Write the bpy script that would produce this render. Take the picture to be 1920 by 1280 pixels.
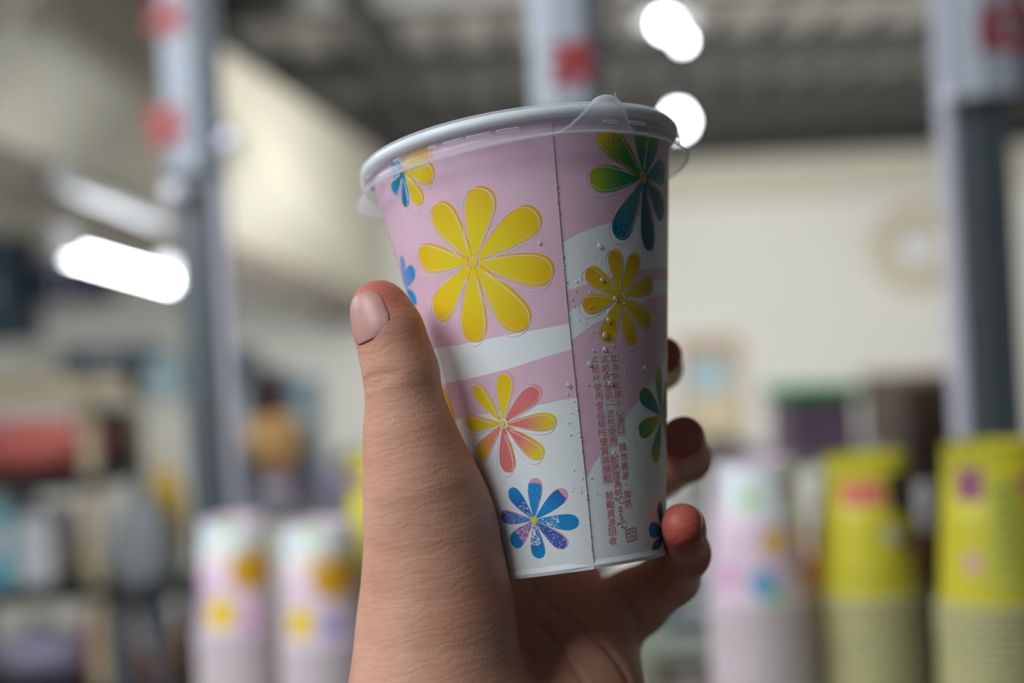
import bpy, bmesh, math, random
import numpy as np
from mathutils import Matrix, Vector
R = math.radians
random.seed(7)
for o in list(bpy.data.objects): bpy.data.objects.remove(o)
scene = bpy.context.scene
COL = scene.collection

# ------------------------------------------------------------------ camera, world, light
F = 2667.0                      # focal length in pixels of the 1920 px frame (50 mm on 36 mm)
ROLL = R(3.0)
CR, SR = math.cos(ROLL), math.sin(ROLL)
EYE = Vector((0, 0, 1.45))
CAM = Matrix(((CR, SR, 0, EYE.x), (0, 0, -1, EYE.y), (-SR, CR, 0, EYE.z), (0, 0, 0, 1)))
cam_data = bpy.data.cameras.new('camera')
cam_data.sensor_width = 36; cam_data.lens = 50
cam_data.clip_start = 0.05; cam_data.clip_end = 60
cam_data.dof.use_dof = True
cam_data.dof.focus_distance = 0.397
cam_data.dof.aperture_fstop = 4.3
cam = bpy.data.objects.new('camera', cam_data); COL.objects.link(cam)
cam.matrix_world = CAM
scene.camera = cam
scene.view_settings.view_transform = 'Standard'
scene.view_settings.look = 'None'
scene.view_settings.exposure = 0.0
scene.view_settings.gamma = 1.0
scene.view_settings.use_curve_mapping = False
scene.cycles.use_denoising = True
scene.cycles.max_bounces = 10
scene.cycles.transparent_max_bounces = 24

w = bpy.data.worlds.new('world'); scene.world = w; w.use_nodes = True
w.node_tree.nodes['Background'].inputs[0].default_value = (0.80, 0.88, 1.0, 1)
w.node_tree.nodes['Background'].inputs[1].default_value = 0.08

def area(name, loc, target, size, size_y, power, color=(1, 1, 1)):
    d = bpy.data.lights.new(name, 'AREA'); d.shape = 'RECTANGLE'
    d.size = size; d.size_y = size_y; d.energy = power; d.color = color
    o = bpy.data.objects.new(name, d); COL.objects.link(o)
    o.location = loc
    o.rotation_euler = (Vector(target) - Vector(loc)).to_track_quat('-Z', 'Y').to_euler()
    return o
area('stall_tube_light', (-0.98, -0.30, 2.26), (0.0, 0.42, 1.45), 1.0, 0.5, 20, (0.95, 0.98, 1.0))
area('side_tube_light', (-1.3, 0.9, 2.0), (0.0, 0.42, 1.45), 1.0, 0.3, 6, (0.93, 0.97, 1.0))
area('room_light', (1.2, 3.6, 2.33), (1.2, 5.2, 0.6), 3.4, 0.5, 55, (1.0, 0.99, 0.96))
area('back_wall_fill_light', (0.9, 3.9, 1.55), (0.6, 7.0, 1.7), 2.6, 0.4, 48, (0.97, 0.99, 1.0))  # added fill, no visible fixture: brightens the back wall and ceiling
area('left_fill_light', (-1.7, 3.3, 1.55), (-1.6, 5.6, 2.2), 1.2, 0.4, 20, (0.97, 0.99, 1.0))  # added fill without a lamp of its own, lifts the left background
area('shelf_fill_light', (-0.9, 0.8, 1.95), (-1.0, 2.6, 1.0), 1.4, 0.3, 11, (0.95, 0.98, 1.0))  # unseen fill added to light the goods on the left racks

# ------------------------------------------------------------------ helpers
def at(x, y, d):
    """world point seen at pixel x, y of the 1920x1280 frame at depth d"""
    return CAM @ Vector(((x - 960) / F * d, -(y - 640) / F * d, -d))
def s2l(c):
    return tuple(((v / 255) / 12.92 if v / 255 <= 0.04045 else ((v / 255 + 0.055) / 1.055) ** 2.4) for v in c)

def nodemat(name):
    m = bpy.data.materials.new(name); m.use_nodes = True
    nt = m.node_tree; return m, nt, nt.nodes['Principled BSDF']
def mat(name, rgb, rough=0.55, metal=0.0, var=0.12, scale=6.0, bump=0.0, coat=0.0):
    """plain procedural paint / plastic / wood: colour broken up by noise"""
    m, nt, p = nodemat(name)
    c = s2l(rgb)
    tc = nt.nodes.new('ShaderNodeTexCoord'); n = nt.nodes.new('ShaderNodeTexNoise')
    n.inputs['Scale'].default_value = scale; n.inputs['Detail'].default_value = 3
    nt.links.new(tc.outputs['Object'], n.inputs['Vector'])
    r = nt.nodes.new('ShaderNodeValToRGB')
    r.color_ramp.elements[0].position = 0.3; r.color_ramp.elements[1].position = 0.7
    r.color_ramp.elements[0].color = tuple(v * (1 - var) for v in c) + (1,)
    r.color_ramp.elements[1].color = tuple(min(1, v * (1 + var)) for v in c) + (1,)
    nt.links.new(n.outputs['Fac'], r.inputs['Fac']); nt.links.new(r.outputs['Color'], p.inputs['Base Color'])
    p.inputs['Roughness'].default_value = rough; p.inputs['Metallic'].default_value = metal
    p.inputs['Coat Weight'].default_value = coat
    if bump:
        b = nt.nodes.new('ShaderNodeBump'); b.inputs['Strength'].default_value = bump
        b.inputs['Distance'].default_value = 0.002
        nt.links.new(n.outputs['Fac'], b.inputs['Height']); nt.links.new(b.outputs['Normal'], p.inputs['Normal'])
    return m
def emit(name, rgb, strength):
    m, nt, p = nodemat(name)
    p.inputs['Base Color'].default_value = (1, 1, 1, 1)
    p.inputs['Emission Color'].default_value = rgb + (1,); p.inputs['Emission Strength'].default_value = strength
    return m

class MB:
    def __init__(s): s.v = []; s.f = []; s.mi = []
    def add(s, vs, fs, mi=0):
        k = len(s.v); s.v += [tuple(v) for v in vs]; s.f += [tuple(i + k for i in f) for f in fs]; s.mi += [mi] * len(fs)
        return s
    def box(s, c, h, M=None, mi=0, taper=1.0):
        c = Vector(c); vs = []
        for z in (-1, 1):
            t = taper if z > 0 else 1
            for x, y in ((-1, -1), (1, -1), (1, 1), (-1, 1)):
                v = c + Vector((x * h[0] * t, y * h[1] * t, z * h[2])); vs.append(M @ v if M else v)
        return s.add(vs, [(3, 2, 1, 0), (4, 5, 6, 7), (0, 1, 5, 4), (1, 2, 6, 5), (2, 3, 7, 6), (3, 0, 4, 7)], mi)
    def lathe(s, prof, n=32, c=(0, 0, 0), mi=0, M=None, close=False):
        vs = []; fs = []; c = Vector(c)
        for r, z in prof:
            for i in range(n):
                a = 2 * math.pi * i / n; v = c + Vector((r * math.cos(a), r * math.sin(a), z)); vs.append(M @ v if M else v)
        m = len(prof)
        for j in range(m if close else m - 1):
            j2 = (j + 1) % m
            for i in range(n):
                k = (i + 1) % n; fs.append((j * n + i, j * n + k, j2 * n + k, j2 * n + i))
        return s.add(vs, fs, mi)
    def tube(s, pts, r, n=10, mi=0, cap=True):
        pts = [Vector(p) for p in pts]; vs = []; fs = []
        rs = r if isinstance(r, (list, tuple)) else [r] * len(pts)
        up = None
        for j, p in enumerate(pts):
            t = (pts[min(j + 1, len(pts) - 1)] - pts[max(j - 1, 0)]).normalized()
            if up is None: up = t.orthogonal().normalized()
            up = (up - t * up.dot(t)).normalized(); b = t.cross(up)
            for i in range(n):
                a = 2 * math.pi * i / n; vs.append(p + (up * math.cos(a) + b * math.sin(a)) * rs[j])
        for j in range(len(pts) - 1):
            for i in range(n):
                k = (i + 1) % n; fs.append((j * n + i, j * n + k, (j + 1) * n + k, (j + 1) * n + i))
        if cap:
            fs.append(tuple(reversed(range(n)))); fs.append(tuple((len(pts) - 1) * n + i for i in range(n)))
        return s.add(vs, fs, mi)
    def blob(s, c, rad, seed=0, amp=0.15, n=24, mi=0, sq=2.0):
        """lumpy soft body (bags, heaps): a superellipsoid with folds"""
        rnd = random.Random(seed); ph = [(rnd.uniform(0, 6.3), rnd.randint(2, 5), rnd.randint(1, 4)) for _ in range(4)]
        vs = []; fs = []; c = Vector(c); m = n // 2
        for j in range(m + 1):
            t = math.pi * j / m
            for i in range(n):
                a = 2 * math.pi * i / n
                k = 1 + amp * sum(math.sin(p[1] * a + p[0] + p[2] * t) for p in ph) / 3 * math.sin(t)
                d = Vector((math.sin(t) * math.cos(a), math.sin(t) * math.sin(a), math.cos(t)))
                e = 2.0 / sq; d = Vector([math.copysign(abs(q) ** e, q) for q in d])
                vs.append(c + Vector((d.x * rad[0], d.y * rad[1], d.z * rad[2])) * k)
        for j in range(m):
            for i in range(n):
                k = (i + 1) % n; fs.append((j * n + i, (j + 1) * n + i, (j + 1) * n + k, j * n + k))
        return s.add(vs, fs, mi)
    def build(s, name, mats, parent=None, smooth=False, bevel=0):
        me = bpy.data.meshes.new(name); me.from_pydata(s.v, [], s.f)
        if not isinstance(mats, (list, tuple)): mats = [mats]
        for m in mats: me.materials.append(m)
        me.polygons.foreach_set('material_index', s.mi)
        me.update()
        if smooth: me.polygons.foreach_set('use_smooth', [True] * len(me.polygons))
        o = bpy.data.objects.new(name, me); COL.objects.link(o)
        if parent: o.parent = parent
        if bevel:
            b = o.modifiers.new('bevel', 'BEVEL'); b.width = bevel; b.segments = 2; b.limit_method = 'ANGLE'
        return o
def tag(o, label=None, cat=None, group=None, kind=None):
    if label: o['label'] = label
    if cat: o['category'] = cat
    if group: o['group'] = group
    if kind: o['kind'] = kind
    return o
def empty(name, loc=(0, 0, 0), rz=0, M=None):
    o = bpy.data.objects.new(name, None); COL.objects.link(o); o.empty_display_size = 0.02
    if M is not None: o.matrix_world = M
    else: o.location = loc; o.rotation_euler.z = rz
    return o

# ------------------------------------------------------------------ materials
M_ = {}
M_['plaster'] = mat('cream_plaster', (226, 224, 216), 0.9, var=0.03, scale=1.5, bump=0.1)
M_['soffit'] = mat('beige_soffit_board', (206, 202, 184), 0.8, var=0.05, scale=1.2)
M_['roof'] = mat('grey_roof_sheet', (130, 127, 118), 0.6, var=0.12, scale=2)
M_['beam'] = mat('dark_steel_beam', (36, 34, 32), 0.6, var=0.15)
M_['floor'] = mat('grey_concrete_floor', (112, 106, 100), 0.8, var=0.1, bump=0.2)
M_['post'] = mat('grey_painted_post', (70, 79, 83), 0.45, var=0.06)
M_['conduit'] = mat('lavender_white_plastic', (196, 196, 210), 0.5, var=0.04)
M_['wrap'] = mat('white_wrap_paper', (156, 164, 176), 0.6, var=0.04)
M_['glint'] = mat('lavender_white_glint', (226, 228, 246), 0.25, var=0.02)
M_['shade'] = mat('grey_brown_shade', (128, 120, 110), 0.7)
M_['red'] = mat('red_ink', (158, 16, 20), 0.5)
M_['white_metal'] = mat('white_enamel', (232, 234, 238), 0.35, var=0.02)
M_['tube'] = emit('lit_tube', (0.93, 0.97, 1.0), 22)
M_['bulb'] = emit('lit_bulb', (0.95, 0.98, 1.0), 22)
M_['cream_plastic'] = mat('cream_plastic', (205, 192, 160), 0.5)
M_['pale_board'] = mat('pale_green_board', (196, 204, 188), 0.5)
M_['wood'] = mat('brown_wood', (120, 86, 48), 0.5, var=0.25, scale=9)
M_['darkwood'] = mat('dark_brown_wood', (42, 26, 18), 0.5, var=0.3, scale=9)
for k, c in dict(black=(26, 28, 30), teal=(40, 66, 82), slate=(88, 100, 112), red2=(150, 52, 50), salmon=(214, 112, 104), pink=(214, 168, 176),
                 blue=(44, 58, 140), navy=(24, 32, 80), cyan=(120, 190, 206), white=(222, 224, 228), grey=(150, 156, 160), yellow=(222, 180, 20),
                 peach=(226, 178, 110), orange=(224, 120, 40), lilac=(176, 168, 196), green=(70, 160, 96), mauve=(128, 104, 128), brown=(110, 74, 50),
                 beige=(176, 150, 122), skyblue=(150, 186, 200), maroon=(104, 30, 40)).items():
    M_[k] = mat(k + '_plastic', c, 0.5, var=0.1)

# ------------------------------------------------------------------ room shell
def struct(o): o['kind'] = 'structure'; return o
struct(MB().box((0, 3.2, -0.05), (5, 5.2, 0.05)).build('floor', M_['floor']))
struct(MB().box((0, 7.05, 1.3), (5, 0.05, 1.4)).build('wall_back', M_['plaster']))
struct(MB().box((-3.45, 3.2, 1.3), (0.05, 5.2, 1.4)).build('wall_left', M_['plaster']))
struct(MB().box((4.3, 3.2, 1.3), (0.05, 5.2, 1.4)).build('wall_right', M_['plaster']))
ceil = struct(MB().box((0, 3.2, 2.56), (5, 5.2, 0.03)).build('ceiling', M_['roof']))
def sheet(x0, x1, y0, y1, z):          # ribbed roof sheet, ribs running away from the camera
    m = MB(); xs = []; x = x0; pitch = 0.17
    while x < x1 - 0.01:
        xs += [(x, z), (x + 0.10, z), (x + 0.115, z + 0.045), (x + 0.155, z + 0.045)]; x += pitch
    xs.append((x1, z)); vs = []; fs = []
    for px, pz in xs: vs += [(px, y0, pz), (px, y1, pz), (px, y0, pz + .004), (px, y1, pz + .004)]
    for i in range(len(xs) - 1):
        a = 4 * i; b = a + 4; fs += [(a, b, b + 1, a + 1), (a + 2, a + 3, b + 3, b + 2)]
    return m.add(vs, fs)
for i in range(7):
    sheet(-0.80 + i * 0.85, -0.80 + (i + 1) * 0.85 - 0.006, 1.2, 7.0, 2.40).build('roof_sheet', M_['roof'], ceil)
for y, hh in ((3.05, .05), (3.75, .03), (4.6, .05), (5.6, .04), (6.62, .07)):
    struct(MB().box((2.0, y, 2.395 - hh), (2.9, 0.045, hh)).build('roof_beam', M_['beam']))
for x in (-0.80, -0.35, 0.25):
    struct(MB().box((x, 4.0, 2.36), (0.035, 3.0, 0.05)).build('roof_beam', M_['beam']))
struct(MB().box((0.8, 6.93, 2.19), (3.6, 0.07, 0.11)).build('trim_1', M_['soffit']))
# sloping beige soffit on the left
def slab(p, th, name, m, up=(0, 0, 1)):
    p = [Vector(q) for q in p]; n = (p[1] - p[0]).cross(p[2] - p[0]).normalized() * th
    mb = MB().add(p + [q + n for q in p], [(0, 1, 2, 3), (7, 6, 5, 4), (0, 4, 5, 1), (1, 5, 6, 2), (2, 6, 7, 3), (3, 7, 4, 0)])
    return mb.build(name, m)
struct(slab([at(150, -90, 2.6), at(730, 300, 6.7), at(730, 575, 6.7), at(-140, 205, 2.6)], 0.02, 'soffit', M_['soffit']))
struct(slab([at(-140, 205, 2.6), at(730, 575, 6.7), at(730, 622, 6.75), at(-140, 330, 2.75)], 0.02, 'shade_strip', M_['shade']))  # dark strip standing in for the shade below the soffit

# ------------------------------------------------------------------ posts with wrapped tops
def text_mesh(body, size):
    cu = bpy.data.curves.new('t', 'FONT'); cu.body = body; cu.size = size;
    cu.align_x = 'CENTER'; cu.align_y = 'CENTER'; cu.resolution_u = 3
    o = bpy.data.objects.new('t', cu); COL.objects.link(o)
    dg = bpy.context.evaluated_depsgraph_get(); me = bpy.data.meshes.new_from_object(o.evaluated_get(dg))
    bpy.data.objects.remove(o); bpy.data.curves.remove(cu)
    vs = [v.co.copy() for v in me.vertices]; fs = [tuple(p.vertices) for p in me.polygons]
    bpy.data.meshes.remove(me)
    if vs:      # centre the glyph on its own box
        cx = (min(v.x for v in vs) + max(v.x for v in vs)) / 2; cy = (min(v.y for v in vs) + max(v.y for v in vs)) / 2
        for v in vs: v.x -= cx; v.y -= cy
    return vs, fs
def post(x0, x1, d, label, wrap_bottom, wx0, wx1, chars, conduit, ybase=700, glints=()):
    """steel post; its upper part is wrapped in white paper with red characters"""
    c = at((x0 + x1) / 2, ybase, d); hw = (x1 - x0) / 2 * d / F
    t = empty('steel_post', (c.x, c.y, 0)); tag(t, label, 'post', 'steel posts of the stall')
    MB().box((0, 0, 1.19), (hw, hw, 1.19)).build('shaft', M_['post'], t, bevel=0.004)
    MB().box((0, 0, 0.006), (hw * 2, hw * 2, 0.006)).build('base_plate', M_['post'], t)
    zb = at((wx0 + wx1) / 2, wrap_bottom, d).z
    wc = at((wx0 + wx1) / 2, wrap_bottom / 2, d); ww = (wx1 - wx0) / 2 * d / F
    r = hw + 0.006
    wp = MB().lathe([(r, 0), (r + 0.001, 0), (r + .001, 0.6), (r, 0.6)], 8, close=True, M=Matrix.Translation((wc.x - c.x, 0, zb)) @ Matrix.Diagonal((ww / r, 1.3, 1, 1)) @ Matrix.Rotation(R(22.5), 4, 'Z')).build('paper_wrap', M_['wrap'], t)
    for ch, cx, cy, sz in chars:
        vs, fs = text_mesh(ch, sz * d / F)
        p = at(cx, cy, d)
        fr = -1.3 * r * math.cos(R(22.5)) - 0.003
        mb = MB(); e = .028 * sz * d / F       # brush weight: the strokes are laid side by side
        for k, (ex, ez) in enumerate(((0, 0), (e, 0), (-e, 0), (0, e), (0, -e))): mb.add([(v.x + p.x - c.x + ex, fr - k * .0002, v.y + p.z + ez) for v in vs], fs)
        mb.build('red_character', M_['red'], wp)
    for kx, ky in glints:  # pale balls standing in for blurred lamp glints by the posts
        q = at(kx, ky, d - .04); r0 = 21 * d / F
        MB().lathe([(.0005, -r0)] + [(r0 * math.sin(R(a)), -r0 * math.cos(R(a))) for a in range(15, 180, 15)] + [(.0005, r0)], 16, c=(q.x - c.x, -.04, q.z)).build('glint_ball', M_['glint'], t, smooth=True)
    if conduit:
        q = at(conduit[0], ybase, d); rr = conduit[1] * d / F
        MB().tube([(q.x - c.x, 0.01, 0.0), (q.x - c.x, 0.01, 2.38)], rr, 12).build('conduit', M_['conduit'], t, smooth=True)
    return t
post(352, 412, 1.60, 'grey steel post left of the cup, its top wrapped in white paper', 325, 306, 402, [('冰', 324, 42, 84), ('茶', 322, 245, 84)], (424, 17), glints=[(432, 262), (326, 362)])
post(1030, 1100, 1.35, 'steel post behind the cup, only its white paper wrap showing above the lid', 215, 992, 1132, [('茶', 1068, 132, 92)], None, 300)
post(1830, 1906, 1.36, 'grey steel post at the right edge, its top wrapped in white paper', 188, 1772, 1930, [('紅', 1858, 62, 100)], (1806, 20), glints=[(1778, 181)])

# ------------------------------------------------------------------ lamps
def tube_lamp(ax, ay, ad, bx, by, bd, label, up=0.1):
    a = at(ax, ay, ad); b = at(bx, by, bd); t = empty('tube_lamp', (a + b) / 2); tag(t, label, 'lamp')
    o = (a + b) / 2; u = Vector((0, 0, 1)); a -= o; b -= o
    MB().tube([a, b], 0.014, 12).build('tube', M_['tube'], t, smooth=True)
    ax_ = (b - a).normalized()
    for e in (a, b): MB().box((0, 0, 0), (0.02, 0.02, 0.03), Matrix.Translation(e + u * 0.02)).build('tube_holder', M_['white_metal'], t)
    MB().tube([a + u * up - ax_ * .02, b + u * up + ax_ * .02], 0.021, 8).build('housing', M_['white_metal'], t)
    for e in (a, b): MB().tube([e + u * up, (e.x, e.y, 2.2 - o.z)], 0.0015, 6).build('hanger', M_['white_metal'], t)
    return t
tube_lamp(132, 475, 2.6, 318, 528, 3.1, 'bright white tube lamp on the left behind the post', 0.13)
def bulb_lamp(x, y, d, r, label, shade=False):
    p = at(x, y, d); t = empty('bulb_lamp', p); tag(t, label, 'lamp')
    prof = [(0.0001, -r)] + [(r * math.sin(a), -r * math.cos(a)) for a in [R(k) for k in range(15, 150, 15)]] + [(r * .5, r * 1.1)]
    MB().lathe(prof, 20).build('glass_bulb', M_['bulb'], t, smooth=True)
    MB().lathe([(r * .5, r * 1.1), (r * .55, r * 2.0), (0.001, r * 2.1)], 16).build('socket', M_['white_metal'], t, smooth=True)
    if p.z + 2.1 * r < 2.38: MB().tube([(0, 0, r * 2), (0, 0, 2.39 - p.z)], 0.004, 6).build('cord', M_['black'], t)
    if shade:
        s = MB().lathe([(r * .6, r * 1.2), (r * 2.2, r * .9), (r * 3.2, r * .2), (r * 3.15, r * .2), (r * 2.1, r * .8), (r * .6, r * 1.1)], 28).build('lamp_shade', M_['white_metal'], t, smooth=True)
    return t
bulb_lamp(1250, 45, 3.3, 0.024, 'bright bulb with a white shade near the top, right of the wrapped post', True)
bulb_lamp(1280, 78, 3.75, 0.013, 'smaller bright bulb touching the glow of the shaded one')
bulb_lamp(1272, 228, 3.0, 0.024, 'bright bare bulb just above the right side of the lid')

# ------------------------------------------------------------------ prints: petals developed onto a cone
class Cone:
    """cup wall: base radius rb, slope dr/dz; paper developed flat in (X, Y), theta = 0 faces -Y of the cup"""
    def __init__(s, rb, slope, H):
        s.rb, s.k, s.H = rb, slope, H; s.a = math.atan(slope); s.sa, s.ca = math.sin(s.a), math.cos(s.a); s.s0 = rb / s.sa
        s.seam = None
    def pt(s, th, z, off=0.0):
        r = s.rb + s.k * z + off * s.ca
        return (r * math.sin(th), -r * math.cos(th), z - off * s.sa)
    def plane(s, th, z):
        sl = s.s0 + z / s.ca; ph = th * s.sa; return np.array([sl * math.sin(ph), sl * math.cos(ph)])
    def unplane(s, X, Y):
        sl = math.hypot(X, Y); return math.atan2(X, Y) / s.sa, (sl - s.s0) * s.ca
    def mp(s, X, Y, off):
        th, z = s.unplane(X, Y)
        z = max(0.0003, min(s.H - 0.0005, z))
        if s.seam is not None: off = off + s.seam(th, z)
        return s.pt(th, z, off)

def printmat():
    """printed ink: colour from the print's own colour attributes, mottled between two inks"""
    m, nt, p = nodemat('printed_ink')
    a = nt.nodes.new('ShaderNodeAttribute'); a.attribute_name = 'ink_a'
    b = nt.nodes.new('ShaderNodeAttribute'); b.attribute_name = 'ink_b'
    tc = nt.nodes.new('ShaderNodeTexCoord')
    n1 = nt.nodes.new('ShaderNodeTexNoise'); n1.inputs['Scale'].default_value = 1500; n1.inputs['Detail'].default_value = 6; n1.inputs['Roughness'].default_value = .75
    n2 = nt.nodes.new('ShaderNodeTexNoise'); n2.inputs['Scale'].default_value = 2600; n2.inputs['Detail'].default_value = 2
    ad = nt.nodes.new('ShaderNodeMath'); ad.operation = 'MULTIPLY_ADD'; ad.inputs[1].default_value = .35
    mr = nt.nodes.new('ShaderNodeMapRange'); mr.inputs['From Min'].default_value = -0.014; mr.inputs['From Max'].default_value = 0.014
    su = nt.nodes.new('ShaderNodeMath'); su.operation = 'SUBTRACT'
    mx = nt.nodes.new('ShaderNodeMix'); mx.data_type = 'RGBA'
    L = nt.links.new
    L(tc.outputs['Object'], n1.inputs['Vector']); L(tc.outputs['Object'], n2.inputs['Vector'])
    L(n2.outputs['Fac'], ad.inputs[0]); L(n1.outputs['Fac'], ad.inputs[2])       # noise ~0.5 + .35*.5
    L(b.outputs['Alpha'], su.inputs[0]); L(ad.outputs[0], su.inputs[1])
    L(su.outputs[0], mr.inputs['Value']); L(mr.outputs[0], mx.inputs['Factor'])
    L(a.outputs['Color'], mx.inputs['A']); L(b.outputs['Color'], mx.inputs['B'])
    L(mx.outputs['Result'], p.inputs['Base Color'])
    p.inputs['Roughness'].default_value = .5; p.inputs['Specular IOR Level'].default_value = .35
    return m
M_['ink'] = printmat()

class Print:
    def __init__(s, cone): s.c = cone; s.v = []; s.f = []; s.a = []; s.b = []
    def grid(s, P, off, ca, cb):
        """P[i][j] plane points; ca(i, j) rgb, cb(i, j) rgb + amount"""
        k = len(s.v); n, m = len(P), len(P[0])
        for i in range(n):
            for j in range(m):
                s.v.append(s.c.mp(P[i][j][0], P[i][j][1], off)); s.a.append(ca(i, j)); s.b.append(cb(i, j))
        for i in range(n - 1):
            for j in range(m - 1): s.f.append((k + i * m + j, k + i * m + j + 1, k + (i + 1) * m + j + 1, k + (i + 1) * m + j))
    def petal(s, c, t, w, off, col, col2=None, mott=None, amt=0.0, sx=0, sy=0, base=.06, nu=16, nv=6, curve=0.0):
        c = np.array(c) + (sx, sy); t = np.array(t) + (sx, sy); d = t - c; L = np.hypot(*d); d = d / L; q = np.array([-d[1], d[0]])
        P = []
        for i in range(nu + 1):
            u = base + (1 - base) * (1 - (1 - i / nu) ** 1.6)
            hw = w / 2 * u ** .8 * math.sqrt(max(0, 1 - u ** 5)) / .69 + 1e-6
            P.append([c + d * L * u + q * (hw * (2 * j / nv - 1) + curve * w * math.sin(math.pi * u)) for j in range(nv + 1)])
        col2 = col2 or col; mott = mott or col
        f = lambda i: min(1, max(0, (i / nu - .25) / .5))
        ca = lambda i, j: tuple(col[k] * (1 - f(i)) + col2[k] * f(i) for k in range(3)) + (1,)
        am = amt if callable(amt) else (lambda u, v: amt)
        s.grid(P, off, ca, lambda i, j: tuple(mott) + (am(i / nu, 2 * j / nv - 1),))
    def outline(s, c, t, w, off, col, wd, sx=0, sy=0, a0=0.0, a1=1.0):
        c = np.array(c) + (sx, sy); t = np.array(t) + (sx, sy); d = t - c; L = np.hypot(*d); d = d / L; q = np.array([-d[1], d[0]])
        pts = []
        us = [.15 + .85 * (1 - (1 - k / 14) ** 1.8) for k in range(15)]
        for sd in (-1, 1):
            seq = us if sd < 0 else us[::-1][1:]
            for u in seq: pts.append(c + d * L * u + q * sd * w / 2 * u ** .8 * math.sqrt(max(0, 1 - u ** 5)) / .69)
        n = len(pts); pts = pts[int(a0 * n):max(2, int(a1 * n))]
        P = []
        for i, p in enumerate(pts):
            tt = pts[min(i + 1, len(pts) - 1)] - pts[max(i - 1, 0)]; tt = tt / (np.hypot(*tt) + 1e-12); nn = np.array([-tt[1], tt[0]])
            P.append([p - nn * wd / 2, p + nn * wd / 2])
        s.grid(P, off, lambda i, j: tuple(col) + (1,), lambda i, j: tuple(col) + (0,))
    def disc(s, c, r, off, col, n=14, sx=1.0):
        k = len(s.v); s.v.append(s.c.mp(c[0], c[1], off)); s.a.append(tuple(col) + (1,)); s.b.append(tuple(col) + (0,))
        for i in range(n):
            a = 2 * math.pi * i / n; s.v.append(s.c.mp(c[0] + r * sx * math.cos(a), c[1] + r * math.sin(a), off)); s.a.append(tuple(col) + (1,)); s.b.append(tuple(col) + (0,))
        for i in range(n): s.f.append((k, k + 1 + i, k + 1 + (i + 1) % n))
    def build(s, name, parent, label=None):
        me = bpy.data.meshes.new(name); me.from_pydata(s.v, [], s.f); me.materials.append(M_['ink'])
        for nm, d in (('ink_a', s.a), ('ink_b', s.b)):
            at_ = me.attributes.new(nm, 'FLOAT_COLOR', 'POINT'); at_.data.foreach_set('color', np.array(d, dtype=np.float32).ravel())
        # normals must look outward
        me.update()
        o = bpy.data.objects.new(name, me); COL.objects.link(o); o.parent = parent
        me.polygons.foreach_set('use_smooth', [True] * len(me.polygons))
        if label: o['label'] = label
        return o

# ------------------------------------------------------------------ the cup in the hand
CB = np.array([0.02074, -0.06721, -0.42525]); ta, tb = -0.14629, -0.11402
AX = np.array([math.sin(ta) * math.cos(tb), math.cos(ta) * math.cos(tb), math.sin(tb)])
toc = -CB / np.linalg.norm(CB); yc = -(toc - AX * (toc @ AX)); yc /= np.linalg.norm(yc); xc = np.cross(yc, AX)
CUPL = Matrix([[xc[i], yc[i], AX[i], CB[i]] for i in range(3)] + [[0, 0, 0, 1]])      # cup -> camera local
CUPM = CAM @ CUPL
H = 0.1262; KS = (0.04509 - 0.02547) / 0.11851
cone = Cone(0.02547, KS, H)
Bm = np.array([xc, yc, AX])
def pix(x, y):
    """theta, z where the sight line of a pixel of the photograph meets the cup wall"""
    v = np.array([(x - 960) / F, -(y - 640) / F, -1.0]); o = Bm @ (-CB); v = Bm @ v
    # |xy|^2 = (rb + k z)^2
    r0 = cone.rb + cone.k * o[2]; a = v[0] ** 2 + v[1] ** 2 - (cone.k * v[2]) ** 2
    b = 2 * (o[0] * v[0] + o[1] * v[1] - cone.k * v[2] * r0); c = o[0] ** 2 + o[1] ** 2 - r0 ** 2
    D = b * b - 4 * a * c
    t = (-b - math.sqrt(max(D, 0))) / (2 * a)
    p = o + v * t
    return math.atan2(p[0], -p[1]), p[2]
def pl(x, y): return cone.plane(*pix(x, y))

cup = empty('paper_cup', M=CUPM)
tag(cup, 'paper cup printed with daisies on pink and white, held in the hand', 'cup')
sm = [pix(1037, 262), pix(1050, 420), pix(1066, 600), pix(1083, 760), pix(1100, 920), pix(1114, 1066)]
sm.sort(key=lambda q: q[1]); szs = [q[1] for q in sm]; sts = [q[0] for q in sm]
def seam_t(z): return float(np.interp(z, szs, sts))
def seam_off(th, z):      # the sheet rises to 0.45 mm at its overlapping left edge of the seam
    s = seam_t(z); d = (s - th)
    return 0.0003 * max(0.0, 1 - d / 0.30) if 0 <= d < .30 else 0.0
cone.seam = seam_off

mpaper, nt, p = nodemat('cup_paper')
tc = nt.nodes.new('ShaderNodeTexCoord'); n = nt.nodes.new('ShaderNodeTexNoise'); n.inputs['Scale'].default_value = 900; n.inputs['Detail'].default_value = 4
nt.links.new(tc.outputs['Object'], n.inputs['Vector'])
r = nt.nodes.new('ShaderNodeValToRGB'); r.color_ramp.elements[0].color = (.76, .82, .84, 1); r.color_ramp.elements[1].color = (.84, .90, .91, 1)
nt.links.new(n.outputs['Fac'], r.inputs['Fac']); nt.links.new(r.outputs['Color'], p.inputs['Base Color'])
b = nt.nodes.new('ShaderNodeBump'); b.inputs['Strength'].default_value = .25; b.inputs['Distance'].default_value = .0001
nt.links.new(n.outputs['Fac'], b.inputs['Height']); nt.links.new(b.outputs['Normal'], p.inputs['Normal'])
p.inputs['Roughness'].default_value = .5; p.inputs['Specular IOR Level'].default_value = .4
M_['paper'] = mpaper

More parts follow.
